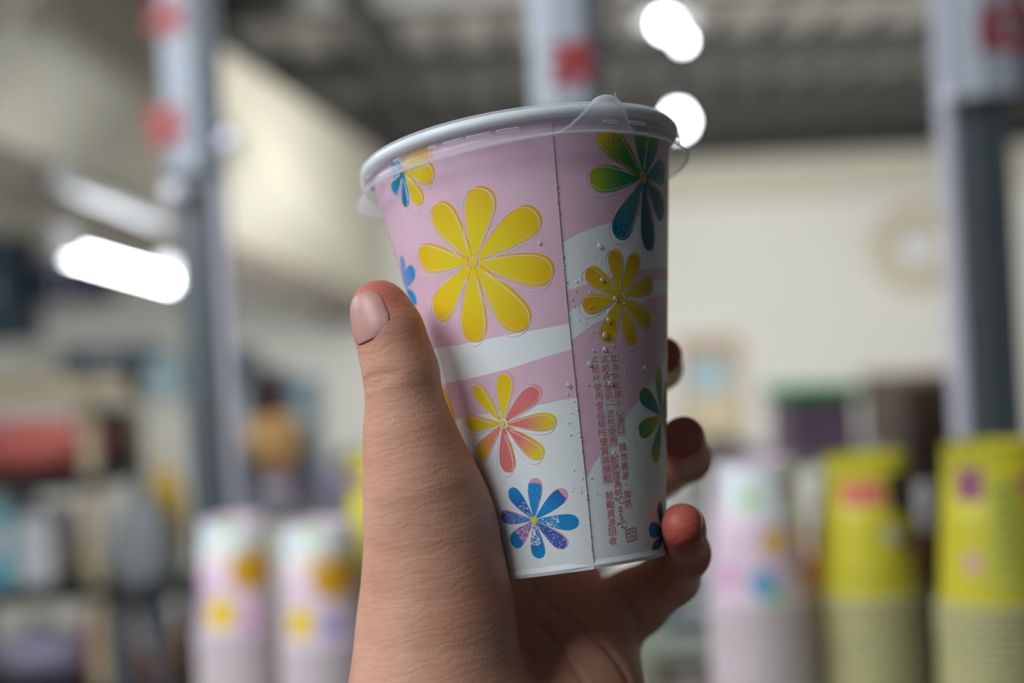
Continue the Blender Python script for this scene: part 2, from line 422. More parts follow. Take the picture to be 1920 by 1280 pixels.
mpink, nt, p = nodemat('pink_halftone_print')
uv = nt.nodes.new('ShaderNodeUVMap'); mp_ = nt.nodes.new('ShaderNodeMapping'); mp_.inputs['Rotation'].default_value = (0, 0, R(38)); mp_.inputs['Scale'].default_value = (2.2, 2.2, 2.2)
vo = nt.nodes.new('ShaderNodeTexVoronoi'); vo.inputs['Scale'].default_value = 1.0; vo.inputs['Randomness'].default_value = 0.0
n = nt.nodes.new('ShaderNodeTexNoise'); n.inputs['Scale'].default_value = .06; n.inputs['Detail'].default_value = 2
r = nt.nodes.new('ShaderNodeValToRGB'); r.color_ramp.elements[0].position = .12; r.color_ramp.elements[1].position = .5
r.color_ramp.elements[0].color = s2l((214, 168, 190)) + (1,); r.color_ramp.elements[1].color = s2l((232, 202, 218)) + (1,)
r2 = nt.nodes.new('ShaderNodeValToRGB'); r2.color_ramp.elements[0].position = .35; r2.color_ramp.elements[1].position = .65
r2.color_ramp.elements[0].color = (.93, .90, .93, 1); r2.color_ramp.elements[1].color = (1, 1, 1, 1)
mx = nt.nodes.new('ShaderNodeMix'); mx.data_type = 'RGBA'; mx.blend_type = 'MULTIPLY'; mx.inputs['Factor'].default_value = 1
L = nt.links.new
L(uv.outputs['UV'], mp_.inputs['Vector']); L(mp_.outputs['Vector'], vo.inputs['Vector']); L(uv.outputs['UV'], n.inputs['Vector'])
L(vo.outputs['Distance'], r.inputs['Fac']); L(n.outputs['Fac'], r2.inputs['Fac']); L(r.outputs['Color'], mx.inputs['A']); L(r2.outputs['Color'], mx.inputs['B'])
L(mx.outputs['Result'], p.inputs['Base Color']); p.inputs['Roughness'].default_value = .5; p.inputs['Specular IOR Level'].default_value = .35
M_['pink_print'] = mpink

# wall: one sheet from the seam all the way round and 4 mm past it, with thickness
def cup_wall():
    NT, NZ = 220, 40; m = MB(); vs = []; fs = []
    for j in range(NZ + 1):
        z = H * j / NZ; s = seam_t(z)
        for i in range(NT + 1):
            th = s - (2 * math.pi) * i / NT
            o = 0.0003 * max(0, 1 - (s - th) / .30) if i < NT else 0.0
            vs.append(cone.pt(th, z, o))
    W = NT + 1
    for j in range(NZ):
        for i in range(NT): fs.append((j * W + i, (j + 1) * W + i, (j + 1) * W + i + 1, j * W + i + 1))
    m.add(vs, fs)
    # inner face
    vi = []; fi = []
    for j in range(NZ + 1):
        z = H * j / NZ
        for i in range(96): vi.append(cone.pt(2 * math.pi * i / 96, z, -0.0005))
    for j in range(NZ):
        for i in range(96): k = (i + 1) % 96; fi.append((j * 96 + i, j * 96 + k, (j + 1) * 96 + k, (j + 1) * 96 + i))
    m.add(vi, fi)
    # cut edge of the overlap (a thin visible step)
    ve = []; fe = []
    for j in range(NZ + 1):
        z = H * j / NZ; s = seam_t(z); ve += [cone.pt(s, z, 0.0), cone.pt(s, z, .0003)]
    for j in range(NZ): fe.append((2 * j, 2 * j + 2, 2 * j + 3, 2 * j + 1))
    m.add(ve, fe)
    return m
cup_wall().build('paper_wall', M_['paper'], cup, smooth=True)
rbm = MB().lathe([(0.0005, .006), (cone.rb + .0002, .006), (cone.rb + .0005, .001), (cone.rb, 0), (cone.rb - .0012, 0), (cone.rb - .001, .0055), (0.0005, .0055)], 96)
rbm.build('base', M_['paper'], cup, smooth=False)
rt = cone.rb + cone.k * H
MB().lathe([(rt + .0010 + .0017 * math.cos(a), H + .0017 * math.sin(a)) for a in [2 * math.pi * k / 14 for k in range(14)]], 128, close=True).build('rolled_rim', M_['paper'], cup, smooth=True)

# pink bands, given as curves (pixels of the photo read onto the wall, then carried round the cup)
def curve(pts):
    q = sorted(pix(*p) for p in pts); return [a for a, _ in q], [b for _, b in q]
def band(top, bot, t0, t1, name='pink_band', off=.00002, n=90, m=24):
    V = []; Fc = []; U = []
    for i in range(n + 1):
        th_ = t0 + (t1 - t0) * i / n
        for j in range(m + 1):
            f = j / m
            # t0 / t1 may follow the seam
            za = np.interp(th_, *top) if top else H - .001
            zb = np.interp(th_, *bot) if bot else .0015
            z = za + (zb - za) * f; th = th_
            if t1 is S_END: th = t0 + (seam_t(z) - .002 - t0) * i / n
            if t0 is S_BEG: th = seam_t(z) + .003 + (t1 - seam_t(z)) * i / n
            za = np.interp(th, *top) if top else H - .001
            zb = np.interp(th, *bot) if bot else .0015
            z = za + (zb - za) * f
            z = max(.0004, min(H - .0004, z))
            V.append(cone.pt(th, z, off + seam_off(th, z))); U.append(cone.plane(th, z) * 1000)
    W = m + 1
    for i in range(n):
        for j in range(m): Fc.append((i * W + j, i * W + j + 1, (i + 1) * W + j + 1, (i + 1) * W + j))
    me = bpy.data.meshes.new(name); me.from_pydata(V, [], Fc); me.materials.append(M_['pink_print'])
    uvl = me.uv_layers.new(name='UVMap'); li = np.zeros(len(me.loops), dtype=np.int32); me.loops.foreach_get('vertex_index', li)
    uvl.data.foreach_set('uv', np.array(U, dtype=np.float32)[li].ravel())
    me.polygons.foreach_set('use_smooth', [True] * len(me.polygons))
    o = bpy.data.objects.new(name, me); COL.objects.link(o); o.parent = cup; return o
class _S(float): pass
S_END = _S(seam_t(.06)); S_BEG = _S(seam_t(.06))
TL = -2.6; TR = 2.4
band(None, curve([(803, 655), (858, 647), (912, 636), (971, 624), (1020, 615), (1066, 606)]), TL, S_END)
band(curve([(820, 723), (870, 712), (916, 701), (960, 689), (1010, 673), (1069, 655)]), curve([(846, 788), (900, 778), (960, 767), (1018, 757), (1081, 744)]), TL, S_END)
band(None, curve([(1056, 454), (1066, 447), (1082, 438), (1110, 427), (1139, 418), (1170, 411), (1203, 405), (1249, 398)]), S_BEG, TR)
band(curve([(1064, 544), (1080, 539), (1094, 534), (1150, 519), (1205, 506), (1230, 502), (1250, 501)]),
     curve([(1068, 581), (1081, 573), (1121, 560), (1160, 545), (1222, 527), (1250, 525)]), S_BEG, TR)
band(curve([(1073, 638), (1089, 624), (1115, 606), (1160, 586), (1224, 558), (1249, 550)]),
     curve([(1101, 896), (1110, 875), (1122, 856), (1145, 822), (1169, 787), (1196, 752), (1214, 722), (1240, 690), (1250, 660)]), S_BEG, TR)

# flowers
Y1 = s2l((232, 208, 32)); Y2 = s2l((228, 190, 20)); OR = s2l((226, 158, 20)); WH = s2l((226, 214, 232)); SA = s2l((222, 122, 118)); BL = s2l((28, 142, 210)); DB = s2l((48, 100, 182))
PK = s2l((230, 160, 190)); YG = s2l((150, 178, 30)); GR = s2l((26, 140, 90)); TE = s2l((14, 120, 140)); DT = s2l((12, 96, 118)); LB = s2l((120, 150, 214)); WP = (.80, .86, .88)
mm = .001
def flower(c, petals, label, center=None, scale=1.0, ww=.00022, white=WH, shift=(-.0008, -.0006), cone_=None, parent=None, edge=True, inner=True):
    cn = cone_ or cone; pr = Print(cn); c2 = pl(*c) if cone_ is None else np.array(c)
    for k, P in enumerate(petals):
        tip, wd, col = P[0], P[1] * mm * (1.22 if P[1] > 5 else 1.13), P[2]; col2 = P[3] if len(P) > 3 else None; mo = P[4] if len(P) > 4 else None; am = P[5] if len(P) > 5 else 0
        ec = P[6] if len(P) > 6 else OR
        if len(tip) == 3: t2 = c2 + np.array([math.cos(R(tip[1])), math.sin(R(tip[1]))]) * tip[2] * mm
        else: t2 = pl(*tip) if cone_ is None else c2 + np.array(tip)
        d = (t2 - c2); Ln = np.hypot(*d); c3 = c2 + d / Ln * min(.0006, Ln * .04)
        if edge: pr.petal(c3, t2, wd, .000038 + k * 1e-6, ec, sx=.00024, sy=.0002)
        pr.petal(c3, t2 - d / Ln * .0003, wd * .97, .000052 + k * 1e-6, col, col2, mo, am)
        if white:
            pr.outline(c3, t2 + d / Ln * .0003, wd * 1.06, .000074 + k * 1e-6, white, ww, sx=shift[0], sy=shift[1], a0=.0, a1=1)
            if inner: pr.outline(c3, t2 - d / Ln * .0007, wd * .80, .000088 + k * 1e-6, white, ww * .6, a0=.52 if d[0] < 0 else .02, a1=.98 if d[0] < 0 else .5)
    if center: pr.disc(c2, center[0] * mm, .000105, center[1]); pr.disc(c2, center[0] * mm * .5, .000115, center[2] if len(center) > 2 else center[1])
    return pr.build('flower_print', parent or cup, label)
y = (Y1, Y2)
flower((888, 490), [((904, 350), 7.4) + y, ((1009, 398), 7.4) + y, ((1038, 512), 7.4) + y, ((984, 618), 7.6) + y, ((888, 643), 7.0) + y, ((818, 596), 7.0) + y, ((785, 482), 6.9) + y, ((815, 385), 7.2) + y],
       'large yellow flower left of the seam', (1.35, Y1, Y1))
ye = (Y1, Y2, SA, 0, PK)
flower((943, 794), [((948, 697), 4.5) + ye, ((1012, 726), 4.5, SA, SA, Y2, .45, PK), ((1043, 790), 4.5, SA, Y1, Y2, .5, Y1), ((1017, 858), 4.6, SA, Y1, Y2, .5, Y1), ((953, 887), 4.6, SA, SA, Y2, .4, OR),
       ((897, 859), 4.4, s2l((232, 150, 110)), Y1, SA, .35, PK), ((872, 793), 4.3) + ye, ((888, 722), 4.3) + ye], 'yellow and salmon flower below the large yellow one', (.95, Y2, s2l((236, 222, 130))))
bm = lambda u, v: .70 if u < .55 else .55
flower((1001, 975), [((1003, 897), 3.7, BL, BL, PK, lambda u, v: .5 + .35 * (u > .8) + .1 * abs(v), PK), ((1060, 920), 3.8, BL, DB, PK, lambda u, v: .5 + .3 * (u > .8), PK), ((1084, 980), 3.9, BL, BL, WP, lambda u, v: .62 - .14 * (u > .4), BL),
       ((1062, 1026), 3.6, DB, DB, PK, .60, PK), ((1010, 1048), 3.7, DB, BL, WP, lambda u, v: .66 if u < .5 else .40, BL), ((960, 1023), 4.2, DB, BL, PK, lambda u, v: .70 if u < .5 else .40, PK),
       ((938, 967), 3.5, BL, DB, PK, .61, PK), ((955, 917), 3.6, DB, BL, WP, lambda u, v: .62 if u < .35 else .42, BL)], 'blue flower near the bottom of the cup', (1.15, s2l((214, 200, 60)), s2l((232, 214, 90))), white=None)
flower((1207, 332), [((1104, 338), 6.4, GR, YG, GR, lambda u, v: .72 - .35 * u, OR), ((1122, 244), 7.0, GR, Y2, s2l((70, 140, 40)), lambda u, v: .8 - .32 * u, OR), ((1200, 232), 5.2, GR, YG, TE, .62, TE), ((0, 50, 17), 5.2, TE, YG, GR, .64, TE),
       ((0, 5, 16), 6.6, TE, TE, GR, .60, OR), ((0, -47, 17), 6.6, DT, TE, DT, .7, OR), ((1218, 472), 6.0, DT, DT, TE, .58, TE), ((1155, 447), 6.2, s2l((70, 130, 110)), DT, BL, .62, BL)],
       'green and teal flower at the top right, partly under the lid', (1.35, s2l((190, 150, 60)), s2l((206, 160, 60))))
YO = s2l((214, 190, 20)); YP = s2l((214, 164, 24)); yy = (YO, YP, Y1, .35, Y1)
flower((1163, 556), [((1151, 467), 4.6) + yy, ((1195, 476), 4.8) + yy, ((1224, 530), 5.0) + yy, ((1219, 610), 5.0) + yy, ((1188, 648), 4.6) + yy, ((1134, 643), 4.8) + yy, ((1091, 576), 4.8) + yy, ((1098, 507), 4.8) + yy],
       'yellow flower on the white stripe right of the seam', (1.0, YP, YO), ww=.00018)
gg = (GR, YG, s2l((40, 130, 60)), .62, Y1)
flower((1240, 780), [((1234, 688), 4.8) + gg, ((1199, 734), 4.8, TE, GR, YG, .5, Y1), ((1197, 811), 4.8, YG, GR, YG, .6, Y1), ((1227, 868), 5.0) + gg, ((0, 40, 13), 4.6) + gg, ((0, 0, 13), 4.6) + gg, ((0, -45, 13), 4.6) + gg], 'green flower at the right edge of the cup', (1.0, YP, YP), white=None)
flower((1245, 1000), [((1235, 942), 3.6, TE, DT, BL, .5, OR), ((1216, 992), 3.8, TE, BL, DT, .6, TE), ((1223, 1034), 3.4, TE, GR, DT, .6, PK), ((0, 30, 9), 3.6, TE, DT, BL, .5, OR), ((0, -30, 9), 3.6, TE, DT, BL, .5, OR)], 'teal flower beside the little finger', None, white=None)
flower((757, 318), [((814, 328), 5.2) + y, ((789, 384), 4.6) + y, ((761, 390), 3.0, BL, TE, GR, .55, BL), ((737, 362), 3.8, TE, BL, GR, .58, BL), ((733, 322), 3.2, LB, BL, DB, .4, BL), ((731, 298), 3.0, BL, TE, TE, .4, BL), ((806, 276), 5.4, Y2, OR, OR, .5, OR), ((770, 262), 4.2, Y2, OR, OR, .5, OR)],
       'yellow and blue flower under the left of the lid', (.9, OR, OR))
flower((757, 541), [((756, 484), 3.8, LB, LB, BL, .4, LB), ((777, 505), 4.2, LB, BL, BL, .5, LB), ((781, 563), 4.0, BL, BL, DB, .5, LB), ((773, 588), 3.8, DB, BL, DB, .5, LB), ((0, 150, 9), 3.8, LB, BL, BL, .5, LB), ((0, 200, 9), 3.8, LB, BL, BL, .5, LB), ((0, 250, 9), 3.8, LB, BL, BL, .5, LB)],
       'small blue flower at the left edge of the cup', (.8, PK, WH), white=None)
flower((812, 770), [((849, 768), 10.5, Y2, OR, OR, .5, OR), ((0, 90, 11), 9, Y2, OR, OR, .5, OR), ((0, 180, 12), 9, Y2, OR, OR, .5, OR), ((0, 270, 11), 9, Y2, OR, OR, .5, OR)], 'orange yellow flower mostly hidden by the thumb', None, white=None)

# printed notes: three columns of characters
TXT = s2l((214, 108, 126)); HALO = s2l((208, 206, 212))
def column(chars, start, end, size, name='printed_text', sq=1.0):
    pr = Print(cone); a = pl(*start); bb = pl(*end); d = (bb - a); n = len(chars) - 1; u = -d / np.hypot(*d); q = np.array([u[1], -u[0]])
    for i, ch in enumerate(chars):
        if ch == ' ': continue
        c = a + d * i / n; vs, fs = text_mesh(ch, size * (.95 if ch == '85' else 1.1 if ch in ('85', '℃', '±', '5', 'PE') else 1)); k = len(pr.v)
        for v in vs:
            X = c + q * v.x * sq + u * v.y; pr.v.append(cone.mp(X[0], X[1], .00009)); pr.a.append(TXT + (1,)); pr.b.append(TXT + (0,))
        pr.f += [tuple(k + j for j in f) for f in fs]
    return pr.build(name, cup)
def halo(start, end, wd):
    pr = Print(cone); a = pl(*start); bb = pl(*end); d = bb - a; L_ = np.hypot(*d); u = d / L_; q = np.array([-u[1], u[0]]); a = a - u * .0016; bb = bb + u * .0016
    pr.grid([[a + (bb - a) * i / 24 + q * wd * (j / 3 - .5) for j in range(4)] for i in range(25)], .00005, lambda i, j: HALO + (1,), lambda i, j: HALO + (0,))
    return pr.build('pale_text_strip', cup)
halo((1115, 674), (1139, 896), .0031); halo((1134, 673), (1149, 826), .0031); halo((1152, 671), (1164, 806), .0031)
column(list('本紙杯使用食品級') + ['PE'] + list('優質淋膜紙'), (1115, 674), (1139, 896), .0026)
column('鼓勵資源回收', (1142, 928), (1149, 1013), .0026)
column('本紙杯僅供一次性使用', (1134, 673), (1149, 826), .0026)
column(['耐', '熱', '度', '為', '85', '℃', '±', '5', '℃'], (1152, 860), (1166, 984), .0026)
column('如為熱飲請小心燙口', (1152, 671), (1164, 806), .0026)
column('請勿微波、加熱', (1167, 838), (1177, 943), .0026)
pr = Print(cone)   # square recycling mark
c = pl(1183, 1002)
def seg(p, q_, wd):
    d = np.array(q_) - np.array(p); n = np.array([-d[1], d[0]]) / np.hypot(*d) * wd / 2
    pr.grid([[c + p - n, c + p + n], [c + q_ - n, c + q_ + n]], .00012, lambda i, j: TXT + (1,), lambda i, j: TXT + (0,))
g = .0017
for p_, q_ in (((-g, -g), (g, -g)), ((g, -g), (g, g)), ((g, g), (-g, g)), ((-g, g), (-g, -g))): seg(np.array(p_), np.array(q_), .0003)
for sx in (-1, 1):
    for sy in (-1, 1):
        pr_c = np.array([sx * .0007, sy * .0007])
        seg(pr_c + (-.0004 * sy, .0004 * sx), pr_c + (.0004 * sy, -.0004 * sx), .0003); seg(pr_c, pr_c * .2, .0002)
pr.build('recycling_mark', cup)

# lid: translucent plastic pressed over the rim
mlid, nt, p = nodemat('translucent_lid_plastic')
p.inputs['Base Color'].default_value = (.86, .88, .93, 1); p.inputs['Roughness'].default_value = .18; p.inputs['Specular IOR Level'].default_value = .6
tr = nt.nodes.new('ShaderNodeBsdfTransparent'); tr.inputs[0].default_value = (.97, .98, 1, 1)
lw = nt.nodes.new('ShaderNodeLayerWeight'); lw.inputs['Blend'].default_value = .35
mr = nt.nodes.new('ShaderNodeMapRange'); mr.inputs['To Min'].default_value = .13; mr.inputs['To Max'].default_value = .75
ms = nt.nodes.new('ShaderNodeMixShader'); tl = nt.nodes.new('ShaderNodeBsdfTranslucent'); tl.inputs[0].default_value = (.9, .92, .96, 1)
m2 = nt.nodes.new('ShaderNodeMixShader'); m2.inputs[0].default_value = .4
L = nt.links.new
L(lw.outputs['Facing'], mr.inputs['Value']); L(mr.outputs[0], ms.inputs[0]); L(tr.outputs[0], ms.inputs[1]); L(p.outputs[0], m2.inputs[1]); L(tl.outputs[0], m2.inputs[2]); L(m2.outputs[0], ms.inputs[2])
L(ms.outputs[0], nt.nodes['Material Output'].inputs['Surface'])
nz = nt.nodes.new('ShaderNodeTexNoise'); nz.inputs['Scale'].default_value = 90; tcc = nt.nodes.new('ShaderNodeTexCoord'); bp = nt.nodes.new('ShaderNodeBump'); bp.inputs['Strength'].default_value = .25; bp.inputs['Distance'].default_value = .001
L(tcc.outputs['Object'], nz.inputs['Vector']); L(nz.outputs['Fac'], bp.inputs['Height']); L(bp.outputs['Normal'], p.inputs['Normal'])
M_['lid'] = mlid
zf = .1185
prof = [(.0515, zf - .0006), (.0512, zf), (.0500, zf + .0006), (.0492, zf + .0016), (.0489, zf + .0030), (.0493, zf + .0036), (.0495, zf + .0050), (.0496, zf + .0076), (.0492, zf + .0090), (.0482, zf + .0099), (.0470, zf + .0100),
        (.0455, zf + .0092), (.0448, zf + .0075), (.0445, zf + .0045), (.0436, zf + .0036), (.0200, zf + .0040), (.0005, zf + .0042)]
def lidwave(r_, th, z):   # the flange is a little wavy
    k = max(0, min(1, (r_ - .0492) / .002)); return r_ + k * .0004 * math.sin(3 * th + .7), z + k * (.0005 * math.sin(2 * th + 1.2) + .0003 * math.sin(5 * th))
V = []; Fc = []; NT = 192
pp = []
for i in range(len(prof) - 1):
    (a0, b0), (a1, b1) = prof[i], prof[i + 1]
    for k in range(3 if i < 13 else 1): pp.append((a0 + (a1 - a0) * k / (3 if i < 13 else 1), b0 + (b1 - b0) * k / (3 if i < 13 else 1)))
pp.append(prof[-1])
for r_, z in pp:
    for i in range(NT):
        th = 2 * math.pi * i / NT; rr, zz = lidwave(r_, th, z); V.append((rr * math.sin(th), -rr * math.cos(th), zz))
for j in range(len(pp) - 1):
    for i in range(NT): k = (i + 1) % NT; Fc.append((j * NT + i, j * NT + k, (j + 1) * NT + k, (j + 1) * NT + i))
lid = MB().add(V, Fc).build('plastic_lid', M_['lid'], cup, smooth=True)
lid['label'] = 'clear plastic lid snapped over the rim'
# small ribs moulded along the skirt
for t0, t1 in ((-.80, -.74), (-.52, -.47), (-.42, -.30), (-.28, -.14), (-.11, .02), (.52, .60), (.70, .82), (-1.2, -1.1), (1.15, 1.3)):
    pts = [(.0497 * math.sin(t), -.0497 * math.cos(t), zf + .0036) for t in np.linspace(t0, t1, 8)]
    MB().tube(pts, .0005, 6).build('moulded_rib', M_['lid'], lid, smooth=True)
# pull tab: thin leaf of the flange lifted up over the side of the lid
tabpx = [(1020, 254), (1045, 249), (1065, 238), (1085, 219), (1103, 200), (1122, 189), (1142, 188), (1158, 197), (1167, 215), (1176, 236), (1192, 248), (1215, 255)]
def lidpix(x, y, r_):
    v = np.array([(x - 960) / F, -(y - 640) / F, -1.0]); o = Bm @ (-CB); v = Bm @ v
    a = v[0] ** 2 + v[1] ** 2; b_ = 2 * (o[0] * v[0] + o[1] * v[1]); c_ = o[0] ** 2 + o[1] ** 2 - r_ ** 2
    t = (-b_ - math.sqrt(b_ * b_ - 4 * a * c_)) / (2 * a); return o + v * t
V = []; Fc = []; n_ = 0
top = [lidpix(x, yy_, .0515) for x, yy_ in tabpx]
th_ = [math.atan2(q[0], -q[1]) for q in top]; zz = [q[2] for q in top]
N = 48; Mv = 10
for i in range(N + 1):
    t = th_[0] + (th_[-1] - th_[0]) * i / N; zt = max(float(np.interp(t, th_, zz)), zf + .0001)
    for j in range(Mv + 1):
        z = (zf - .0002) + (zt - zf) * j / Mv; r_ = .0514 + .0016 * math.sin(math.pi * min(1, (zt - zf) / .009) * j / Mv * .9)
        V.append((r_ * math.sin(t), -r_ * math.cos(t), z))
for i in range(N):
    for j in range(Mv): k = i * (Mv + 1) + j; Fc.append((k, k + Mv + 1, k + Mv + 2, k + 1))
tab = MB().add(V, Fc).build('pull_tab', M_['lid'], lid, smooth=True)
sd = tab.modifiers.new('thick', 'SOLIDIFY'); sd.thickness = .0003
MB().tube([V[i * (Mv + 1) + Mv] for i in range(N + 1)], .00032, 6).build('tab_edge', M_['lid'], lid, smooth=True)
MB().tube([((.0515 + .0004 * math.sin(3 * t + .7)) * math.sin(t), -(.0515 + .0004 * math.sin(3 * t + .7)) * math.cos(t), zf - .0005 + .0005 * math.sin(2 * t + 1.2) + .0003 * math.sin(5 * t)) for t in np.linspace(0, 2 * math.pi, 193)], .0003, 6, cap=False).build('flange_edge', M_['lid'], lid, smooth=True)
# small raised plug on the top of the lid and a curl of trimmed plastic
q = lidpix(1134, 192, .046)
MB().lathe([(.0048 * math.cos(a), .0036 * math.sin(a)) for a in [R(k) for k in (0, 20, 40, 60, 75, 89)]], 20, c=(q[0], q[1] + .002, zf + .0094)).build('lid_plug', M_['lid'], lid, smooth=True)
q = lidpix(1156, 186, .046)
MB().tube([(q[0] + .0002 * math.sin(k), q[1], q[2] - .001 + .0005 * k) for k in range(7)], .00018, 5).build('plastic_curl', M_['lid'], lid, smooth=True)

# water drops on the paper
mw, nt, p = nodemat('water'); p.inputs['Base Color'].default_value = (1, 1, 1, 1); p.inputs['Transmission Weight'].default_value = .8; p.inputs['IOR'].default_value = 1.33; p.inputs['Roughness'].default_value = .08; p.inputs['Coat Weight'].default_value = 1; p.inputs['Coat Roughness'].default_value = .05
M_['water'] = mw
def drop(mb, x, y_, r_, el=1.25):
    th, z = pix(x, y_); r_ = r_ * .42 / F * 1.0
    o = Vector(cone.pt(th, z, seam_off(th, z) + .0001)); nrm = Vector((math.sin(th) * cone.ca, -math.cos(th) * cone.ca, -cone.sa)); up = Vector((0, 0, 1)); up = (up - nrm * up.dot(nrm)).normalized(); rg = up.cross(nrm)
    vs = []; fs = []
    for j, a in enumerate((0, 25, 50, 72, 89)):
        for i in range(10):
            b_ = 2 * math.pi * i / 10; k = math.cos(R(a)) * r_; e = el if math.sin(b_) > 0 else 1.0
            vs.append(o + rg * math.cos(b_) * k + up * math.sin(b_) * k * e + nrm * math.sin(R(a)) * r_ * .65)
    for j in range(4):
        for i in range(10): q2 = (i + 1) % 10; fs.append((j * 10 + i, j * 10 + q2, (j + 1) * 10 + q2, (j + 1) * 10 + i))
    mb.add(vs, fs)
for x, y_, r_ in ((1124, 461, 4.5), (1134, 629, 6), (1141, 600, 5), (1153, 560, 4.5), (1105, 683, 4.5), (1144, 719, 5), (1066, 722, 4), (1133, 655, 4.5), (1208, 690, 4), (1129, 525, 4.5), (1012, 456, 3.2), (741, 476, 2.6)):
    mb = MB(); drop(mb, x, y_, r_); mb.build('water_drop', M_['water'], cup, smooth=True)
rnd = random.Random(3); mb = MB()
for k in range(46):
    yy_ = rnd.uniform(300, 1060); xs = np.interp(yy_, [262, 1066], [1037, 1114]); drop(mb, xs + rnd.choice((-1, 0, 1)) * rnd.uniform(0, 3) - 2, yy_, rnd.uniform(.9, 2.0))
for k in range(70):
    yy_ = rnd.uniform(480, 1000); xs = np.interp(yy_, [262, 1066], [1037, 1114]); drop(mb, xs + rnd.uniform(6, 130), yy_, rnd.uniform(.9, 2.2))
for k in range(18):
    yy_ = rnd.uniform(680, 960); xs = np.interp(yy_, [262, 1066], [1037, 1114]); drop(mb, xs - rnd.uniform(3, 30), yy_, rnd.uniform(.9, 1.9))
o = mb.build('fine_droplets', M_['water'], cup, smooth=True); o['kind'] = 'stuff'

# ------------------------------------------------------------------ the hand: one skin surface from a distance field
def LP(x, y_, d): return np.array([(x - 960) / F * d, -(y_ - 640) / F * d, -d])
def surface_nets(D, org, h):
    nx, ny, nz = D.shape; S = D < 0
    c = S[:-1, :-1, :-1].astype(np.int8)
    tot = np.zeros_like(c)
    for dx in (0, 1):
        for dy in (0, 1):
            for dz in (0, 1): tot += S[dx:nx - 1 + dx, dy:ny - 1 + dy, dz:nz - 1 + dz]
    act = (tot > 0) & (tot < 8); idx = -np.ones(act.shape, dtype=np.int64); I = np.argwhere(act); idx[act] = np.arange(len(I))
    P = np.zeros((len(I), 3)); C = np.zeros(len(I))
    corners = [(a, b, c_) for a in (0, 1) for b in (0, 1) for c_ in (0, 1)]
    for a in range(8):
        for b_ in range(a + 1, 8):
            A, B = corners[a], corners[b_]
            if sum(abs(A[k] - B[k]) for k in range(3)) != 1: continue
            da = D[I[:, 0] + A[0], I[:, 1] + A[1], I[:, 2] + A[2]]; db = D[I[:, 0] + B[0], I[:, 1] + B[1], I[:, 2] + B[2]]
            m = (da < 0) != (db < 0); t = np.where(m, da / np.where(m, da - db, 1), 0)
            P += np.where(m[:, None], np.array(A) + t[:, None] * (np.array(B) - np.array(A)), 0); C += m
    P = (P / C[:, None] + I) * h + org
    Q = []
    for ax in range(3):
        sl0 = [slice(None)] * 3; sl1 = [slice(None)] * 3; sl0[ax] = slice(0, -1); sl1[ax] = slice(1, None)
        a = S[tuple(sl0)]; b_ = S[tuple(sl1)]; E = np.argwhere(a != b_); u, v = [(1, 2), (2, 0), (0, 1)][ax]
        E = E[(E[:, u] > 0) & (E[:, v] > 0) & (E[:, u] < D.shape[u] - 1) & (E[:, v] < D.shape[v] - 1)]
        s = a[E[:, 0], E[:, 1], E[:, 2]]
        def g(du, dv):
            e = E.copy(); e[:, u] -= du; e[:, v] -= dv; return idx[e[:, 0], e[:, 1], e[:, 2]]
        q4 = np.stack([g(0, 0), g(1, 0), g(1, 1), g(0, 1)], 1); q4[~s] = q4[~s][:, ::-1]; Q.append(q4)
    return P, np.concatenate(Q)
hh = .0009
lo = np.array([-.066, -.215, -.535]); hi = np.array([.072, .026, -.375])
gx, gy, gz = [np.arange(lo[k], hi[k], hh, dtype=np.float32) for k in range(3)]
GX, GY, GZ = np.meshgrid(gx, gy, gz, indexing='ij')
def cap(a, b, ra, rb):
    a = np.array(a); b = np.array(b); d = b - a; L2 = d @ d
    px, py, pz = GX - np.float32(a[0]), GY - np.float32(a[1]), GZ - np.float32(a[2])
    t = np.clip((px * np.float32(d[0]) + py * np.float32(d[1]) + pz * np.float32(d[2])) / np.float32(L2), 0, 1)
    return np.sqrt((px - t * np.float32(d[0])) ** 2 + (py - t * np.float32(d[1])) ** 2 + (pz - t * np.float32(d[2])) ** 2) - (np.float32(ra) + t * np.float32(rb - ra))
def smin(a, b, k):
    h_ = np.maximum(k - np.abs(a - b), 0) / k; return np.minimum(a, b) - h_ * h_ * k * np.float32(.25)
def chain(pts, k=.004):
    D = None
    for (x0, y0, d0, r0), (x1, y1, d1, r1) in zip(pts[:-1], pts[1:]):
        c_ = cap(LP(x0, y0, d0), LP(x1, y1, d1), r0, r1); D = c_ if D is None else smin(D, c_, k)
    return D
thumb_pts = [(712, 579, .403, .0082), (731, 625, .402, .0086), (752, 700, .402, .0095), (764, 795, .403, .0108), (774, 845, .404, .0122), (788, 900, .405, .0144), (800, 950, .408, .0163), (811, 1000, .410, .0182), (818, 1100, .412, .0204), (818, 1200, .412, .0222), (815, 1320, .410, .0240), (830, 1500, .405, .0250)]
thumb = chain(thumb_pts, .006)
palm = chain([(1072, 1095, .482, .0108), (1070, 1185, .468, .0145), (1060, 1300, .445, .0200), (1020, 1500, .425, .0240)], .012)
palm = smin(palm, chain([(1098, 1172, .468, .0118), (1108, 1225, .460, .0122), (1092, 1300, .446, .0140), (1060, 1500, .430, .0200)], .010), .010)
palm = smin(palm, chain([(1040, 1010, .498, .0110), (960, 1180, .470, .0150), (900, 1330, .440, .0180), (920, 1500, .425, .0240)], .012), .012)
palm = smin(palm, chain([(985, 930, .503, .0110), (900, 1100, .470, .0150), (860, 1250, .440, .0160)], .012), .012)
web = chain([(785, 915, .422, .0090), (840, 900, .455, .0085), (900, 890, .488, .0085), (970, 900, .503, .0100)], .010)
web = smin(web, chain([(815, 1020, .425, .0140), (870, 1010, .455, .0120), (930, 1000, .485, .0115), (1000, 1000, .500, .0105)], .010), np.float32(.014))
